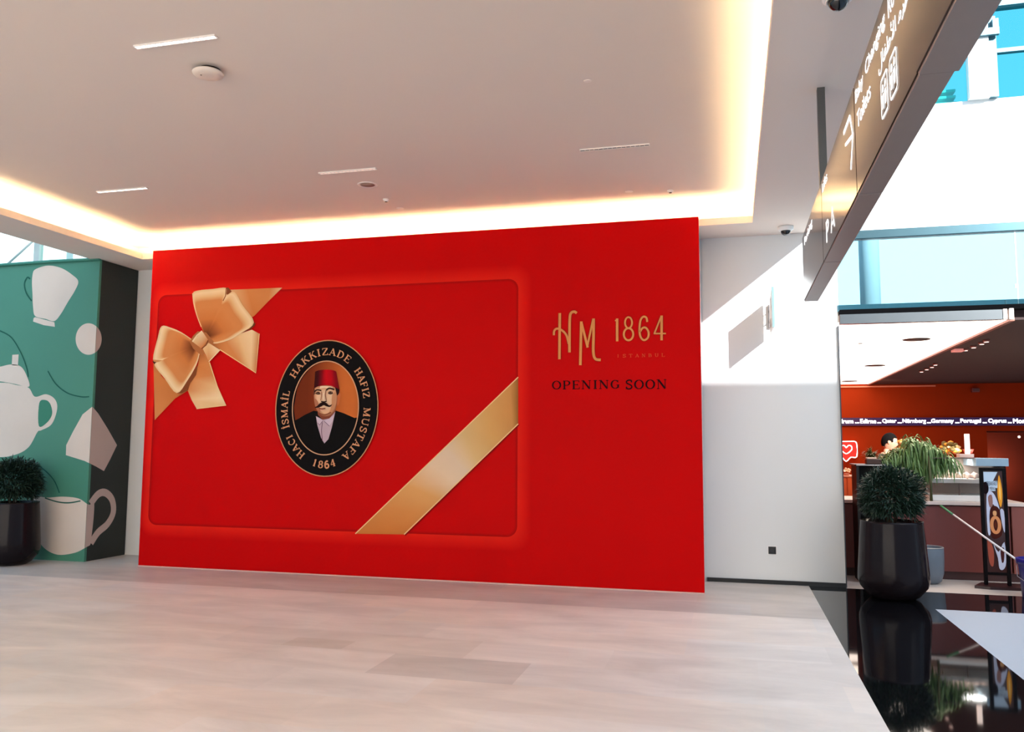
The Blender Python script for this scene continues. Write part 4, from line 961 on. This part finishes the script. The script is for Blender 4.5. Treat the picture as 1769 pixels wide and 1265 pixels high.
tr_.tube([(2.30, 11.0, .916), (2.305, 11.0, 1.2), (2.30, 11.05, 1.45)], .018, 8, .012)
tr_.build('stems', mat('green_stem', (78, 84, 50), .6), dp); lf.build('foliage', LEAFM, dp)
sp = thing('small_plant', (1.78, 10.75, zt_), 'small brown-green plant beside the heart sign, left of the man', 'potted plant')
px_ = onY(1505, 790, 10.76).x
MB().lathe([(0, zt_+.001), (.035, zt_+.001), (.05, zt_+.08), (.045, zt_+.08), (0, zt_+.07)], px_, 10.76, 20).build('pot', mat('tan_pot', (200, 140, 100), .5), sp)
m_ = MB()
for i in range(160):
    leaf(m_.b, (px_+rr.uniform(-.02, .02), 10.76+rr.uniform(-.02, .02), zt_+.07), Vector((rr.uniform(-1, 1), rr.uniform(-1, 1), rr.uniform(.4, 2.2))), rr.uniform(.07, .17), rr.uniform(.012, .02), 1.0, 4)
m_.build('foliage', mat('olive_leaf', (96, 92, 44), .5, var=.5, scale=20), sp)

# ================================================================== advertising standee
st = thing('poster_stand', (2.84, 10.5, 0), 'black framed advertising stand with food pictures on the cafe floor', 'poster stand')
a, b = onY(1692, 808, 10.5), onY(1736, 806, 10.5)
xa, xb, zt2 = a.x, b.x, a.z
xb = 2.975
MB().prism([(2.58, 10.42), (2.72, 10.36), (3.10, 10.36), (3.12, 10.70), (2.72, 10.70)], .0, .03, 'XY').build('base_plate', mat('dark_plate', (44, 20, 22), .3), st)
for x in (xa, xb-.035): MB().box(x, x+.035, 10.50, 10.54, .031, zt2, .003).build('post', mat('frame_black', (12, 7, 9), .5, spec=.1), st)
MB().box(xa+.035, xb-.035, 10.50, 10.54, zt2-.035, zt2, .003).build('top_rail', MATS['frame_black'], st)
MB().box(xa+.035, xb-.035, 10.50, 10.54, .14, .17, .003).build('bottom_rail', MATS['frame_black'], st)
pp = MB().box(xa+.036, xb-.036, 10.512, 10.53, .171, zt2-.036).build('poster', mat('poster_brown', (58, 26, 22), .35), st)
p3_ = lambda s, z, k: (s, 10.5115-.0005*k, z)
PX0, PX1, PZ0, PZ1 = xa+.036, xb-.036, .171, zt2-.036
def PP(u, v):  # u 0..1 across, v 0..1 from the top
    return (PX0+(PX1-PX0)*u, PZ1-(PZ1-PZ0)*v)
def PPL(l): return [PP(*p) for p in l]
ink = Ink(p3_)
ink.poly(PPL([(.02, .01), (.75, .01), (.5, .1), (.72, .1), (.72, .17), (.6, .17), (.6, .2), (.1, .2), (.02, .1)]), (196, 214, 232))
ink.poly(PPL(catmull([(.12, .26), (.3, .2), (.55, .24), (.75, .36), (.7, .42), (.45, .33), (.3, .42), (.25, .62), (.1, .6)], 3)), (200, 204, 226))
ink.poly(PPL(catmull([(.2, .26), (.4, .24), (.42, .34), (.26, .36)], 3)), (150, 110, 104))
ink.poly(PPL(catmull([(.82, .04), (.94, .18), (.92, .3), (.82, .36), (.70, .26), (.72, .14)], 3)), (240, 160, 50))
ink.poly(PPL(catmull([(.80, .10), (.86, .18), (.84, .29), (.78, .24)], 3)), (255, 205, 110))
ink.poly(PPL(catmull([(.3, .37), (.6, .35), (.82, .42), (.86, .6), (.66, .66), (.3, .66), (.22, .5)], 3)), (70, 30, 24))
ink.stroke(PPL([(.52+.2*cos(i*pi/12), .535+.075*sin(i*pi/12)) for i in range(24)]), .035, (214, 140, 92), closed=True)
ink.poly(PPL([(.52+.07*cos(i*pi/8), .535+.03*sin(i*pi/8)) for i in range(16)]), (90, 40, 26))
ink.poly(PPL(catmull([(.42, .4), (.58, .4), (.58, .44), (.42, .44)], 3)), (220, 160, 110))
ink.poly(PPL(catmull([(.78, .39), (.98, .4), (.98, .6), (.88, .56)], 3)), (196, 196, 218))
ink.poly(PPL(catmull([(.05, .68), (.22, .70), (.36, .80), (.3, .94), (.1, .9)], 3)), (160, 80, 64))
ink.poly(PPL(catmull([(.35, .72), (.6, .80), (.92, .70), (.96, .9), (.8, .97), (.6, .96), (.55, .86)], 3)), (190, 194, 214))
ink.poly(PPL(catmull([(.7, .78), (.88, .76), (.86, .88), (.74, .9)], 3)), (70, 34, 34))
ink.poly(PPL([(.01+.16*cos(i*pi/8)+.08, .17+.062*sin(i*pi/8)) for i in range(16)]), (26, 14, 18))
a_, b_ = PP(.14, .145), PP(.7, .105); font_ink(ink, 'BREAKFAST', a_[0], b_[0], a_[1], b_[1], (40, 50, 70))
a_, b_ = PP(.3, .19), PP(.58, .16); font_ink(ink, 'MENU', a_[0], b_[0], a_[1], b_[1], (40, 50, 70))
ink.build('artwork', pp)

# ================================================================== bucket and mop
bu = thing('bucket', (3.0, 9.99, 0), 'dark blue plastic bucket at the right edge beside the poster stand', 'bucket')
bxc = 3.06
MB().lathe([(0, .01), (.13, .01), (.135, .0), (.145, .0), (.165, .30), (.172, .34), (.185, .345), (.19, .40), (.182, .402), (.165, .40), (.14, .03), (0, .03)], bxc, 9.95, 40).build('bucket_body', mat('blue_plastic', (38, 34, 128), .35), bu)
MB().tube([(bxc-.188, 9.95, .33), (bxc-.20, 9.90, .22), (bxc-.12, 9.80, .15), (bxc, 9.765, .13), (bxc+.12, 9.80, .15), (bxc+.20, 9.90, .22), (bxc+.188, 9.95, .33)], .004, 6).build('wire_handle', mat('wire', (170, 160, 166), .3, .8), bu)
mo = thing('mop', (bxc, 9.95, .1), 'mop with a long white pole and green tip leaning from the bucket to the counter', 'mop')
A0 = onY(1625, 874, 10.91); A1 = Vector((bxc+.03, 9.98, .22))
d = (A1-A0)
MB().tube([A0+d*.14, A1], .0115, 10).build('pole', mat('white_pole', (236, 230, 230), .3), mo)
plabel(MB().tube([A0, A0+d*.139], .013, 10).build('grip', mat('green_grip', (96, 160, 110), .4), mo), 'green end grip')
m_ = MB()
for i in range(60): leaf(m_.b, A1+Vector((rr.uniform(-.03, .03), rr.uniform(-.03, .03), 0)), Vector((rr.uniform(-.3, .3), rr.uniform(-.3, .3), -1)), rr.uniform(.1, .16), .012, .5, 3)
m_.build('strands', mat('mop_cotton', (190, 186, 180), .9), mo)

# ================================================================== person behind the counter
def person(x, y, topz, yaw):
    p = thing('person', (x, y, 0), 'man with short black hair in a black shirt working behind the counter, facing right', 'person')
    p.rotation_euler = (0, 0, yaw)
    SK = mat('skin', (206, 150, 120), .55, var=.05, scale=20); S = topz/1.76
    def skin(name, nodes, edges, material, root=0, sub=2):
        me = bpy.data.meshes.new(name); me.from_pydata([Vector(n[0])*S for n in nodes], edges, []); me.update()
        o = bpy.data.objects.new(name, me); C.objects.link(o); o.parent = p
        sk = o.modifiers.new('skin', 'SKIN'); sk.use_smooth_shade = True
        for i, n in enumerate(nodes):
            r = n[1] if isinstance(n[1], tuple) else (n[1], n[1]); me.skin_vertices[0].data[i].radius = (r[0]*S, r[1]*S)
            me.skin_vertices[0].data[i].use_root = i == root
        ss = o.modifiers.new('sub', 'SUBSURF'); ss.levels = sub; ss.render_levels = sub
        me.materials.append(material); return o
    # local: +X is where he faces
    N = [((0, 0, .93), (.12, .16)), ((0, 0, 1.12), (.11, .14)), ((.01, 0, 1.30), (.12, .165)), ((.005, 0, 1.42), (.09, .13)), ((.015, 0, 1.49), (.055, .055)), ((.04, 0, 1.56), (.052, .052)),
         ((0, .17, 1.405), .058), ((.04, .23, 1.16), .044), ((.24, .19, 1.05), .036), ((.31, .17, 1.05), .027),
         ((0, -.17, 1.405), .058), ((.06, -.23, 1.16), .044), ((.26, -.16, 1.06), .036), ((.33, -.13, 1.06), .027),
         ((0, .09, .88), (.09, .09)), ((.02, .10, .48), .062), ((0, .10, .09), .045), ((.13, .12, .04), (.035, .045)),
         ((0, -.09, .88), (.09, .09)), ((.02, -.10, .48), .062), ((0, -.10, .09), .045), ((.13, -.12, .04), (.035, .045))]
    Ed = [(0, 1), (1, 2), (2, 3), (3, 4), (4, 5), (3, 6), (6, 7), (7, 8), (8, 9), (3, 10), (10, 11), (11, 12), (12, 13), (0, 14), (14, 15), (15, 16), (16, 17), (0, 18), (18, 19), (19, 20), (20, 21)]
    skin('body', N, Ed, SK)
    shirt = [((0, 0, .92), (.15, .19)), ((0, 0, 1.12), (.145, .175)), ((.01, 0, 1.30), (.16, .20)), ((.005, 0, 1.415), (.13, .18)), ((.012, 0, 1.475), (.085, .085)),
             ((0, .175, 1.405), .088), ((.03, .225, 1.22), .070), ((0, -.175, 1.405), .088), ((.04, -.225, 1.22), .070)]
    skin('shirt', shirt, [(0, 1), (1, 2), (2, 3), (3, 4), (3, 5), (5, 6), (3, 7), (7, 8)], mat('black_cloth', (18, 17, 19), .85))
    tr = [((0, 0, .94), (.13, .165)), ((0, .09, .86), (.10, .10)), ((.02, .10, .48), .075), ((0, .10, .12), .06), ((0, -.09, .86), (.10, .10)), ((.02, -.10, .48), .075), ((0, -.10, .12), .06)]
    skin('trousers', tr, [(0, 1), (1, 2), (2, 3), (0, 4), (4, 5), (5, 6)], mat('dark_trousers', (28, 28, 34), .8))
    for sgn, w0 in ((1, Vector((.31, .17, 1.05))), (-1, Vector((.33, -.13, 1.06)))):
        N = [(w0, .026), (w0+Vector((.05, -.005*sgn, -.005)), (.017, .034)), (w0+Vector((.085, -.005*sgn, -.012)), (.014, .036))]; Ed = [(0, 1), (1, 2)]
        for k, (off, L) in enumerate(((-.028, .062), (-.009, .072), (.010, .068), (.028, .054))):
            b0 = w0+Vector((.10, off, -.014)); i = len(N)
            N += [(b0, .009), (b0+Vector((L*.5, 0, -.012)), .0085), (b0+Vector((L*.8, 0, -.035)), .0075)]; Ed += [(2, i), (i, i+1), (i+1, i+2)]
        i = len(N); N += [(w0+Vector((.045, -.035*sgn, -.012)), .011), (w0+Vector((.085, -.055*sgn, -.03)), .009)]; Ed += [(1, i), (i, i+1)]
        skin('hand', N, Ed, SK, 0, 1)
    # head: a shaped ball looking along +X and slightly down
    hb = MB(); hc = Vector((.06, 0, 1.645))*S
    hb.ball((0, 0, 0), .1, (1, 1, 1), 4)
    for v in hb.b.verts:
        c = v.co; xx, yy, zz = c.x*.98, c.y*.78, c.z*1.18
        if zz < 0: xx *= 1+zz*1.6 if c.x < 0 else 1+zz*.5; yy *= 1+zz*2.2
        if c.x > .03:
            f = max(0, 1-abs(yy)/.02)
            if -.035 < zz < .015: xx += .024*f*max(0, 1-abs(zz+.018)/.03)
            if -.065 < zz < -.045: xx += .006*max(0, 1-abs(yy)/.03)
            if zz < -.08: xx += .012
            for sy in (-.03, .03):
                dd = math.hypot(yy-sy, zz-.012)
                if dd < .018: xx -= .010*(1-dd/.018)
        v.co = Vector((xx, yy, zz))*S
    bmesh.ops.rotate(hb.b, cent=(0, 0, 0), matrix=Matrix.Rotation(radians(14), 3, 'Y'), verts=hb.b.verts); bmesh.ops.translate(hb.b, vec=hc, verts=hb.b.verts)
    h = hb.build('head', SK); h.parent = p
    hr = MB(); hr.ball((0, 0, 0), .1045, (1, 1, 1), 4)
    kill = [v for v in hr.b.verts if (v.co.x > .055 and v.co.z < .05) or (v.co.z < -.075) or (v.co.x > -.005 and v.co.z < .0) or (v.co.x > -.03 and v.co.z < -.03)]
    bmesh.ops.delete(hr.b, geom=kill, context='VERTS')
    for v in hr.b.verts: v.co = Vector((v.co.x*1.0-.004, v.co.y*.80, v.co.z*1.2+.002))*S
    bmesh.ops.rotate(hr.b, cent=(0, 0, 0), matrix=Matrix.Rotation(radians(14), 3, 'Y'), verts=hr.b.verts); bmesh.ops.translate(hr.b, vec=hc, verts=hr.b.verts)
    o = hr.build('hair', mat('black_hair', (12, 9, 9), .9, var=.3, scale=60, spec=.1)); o.parent = p
    for sy in (-1, 1):
        e = MB().ball(hc+Vector((-.005, .077*sy, -.005))*S, .024*S, (.7, .35, 1.2), 2).build('ear', SK); e.parent = p
        e = MB().ball(hc+Vector((.082, .03*sy, -.008))*S, .009*S, (1, 1, .7), 2).build('eye', mat('eye_dark', (30, 22, 20), .3)); e.parent = p
    e = MB().ball(hc+Vector((.075, 0, -.075))*S, .018*S, (.6, 1.2, .25), 2).build('mouth', mat('lip', (150, 84, 74), .5)); e.parent = p
    return p
person(2.03, 12.35, 1.74, radians(-12))
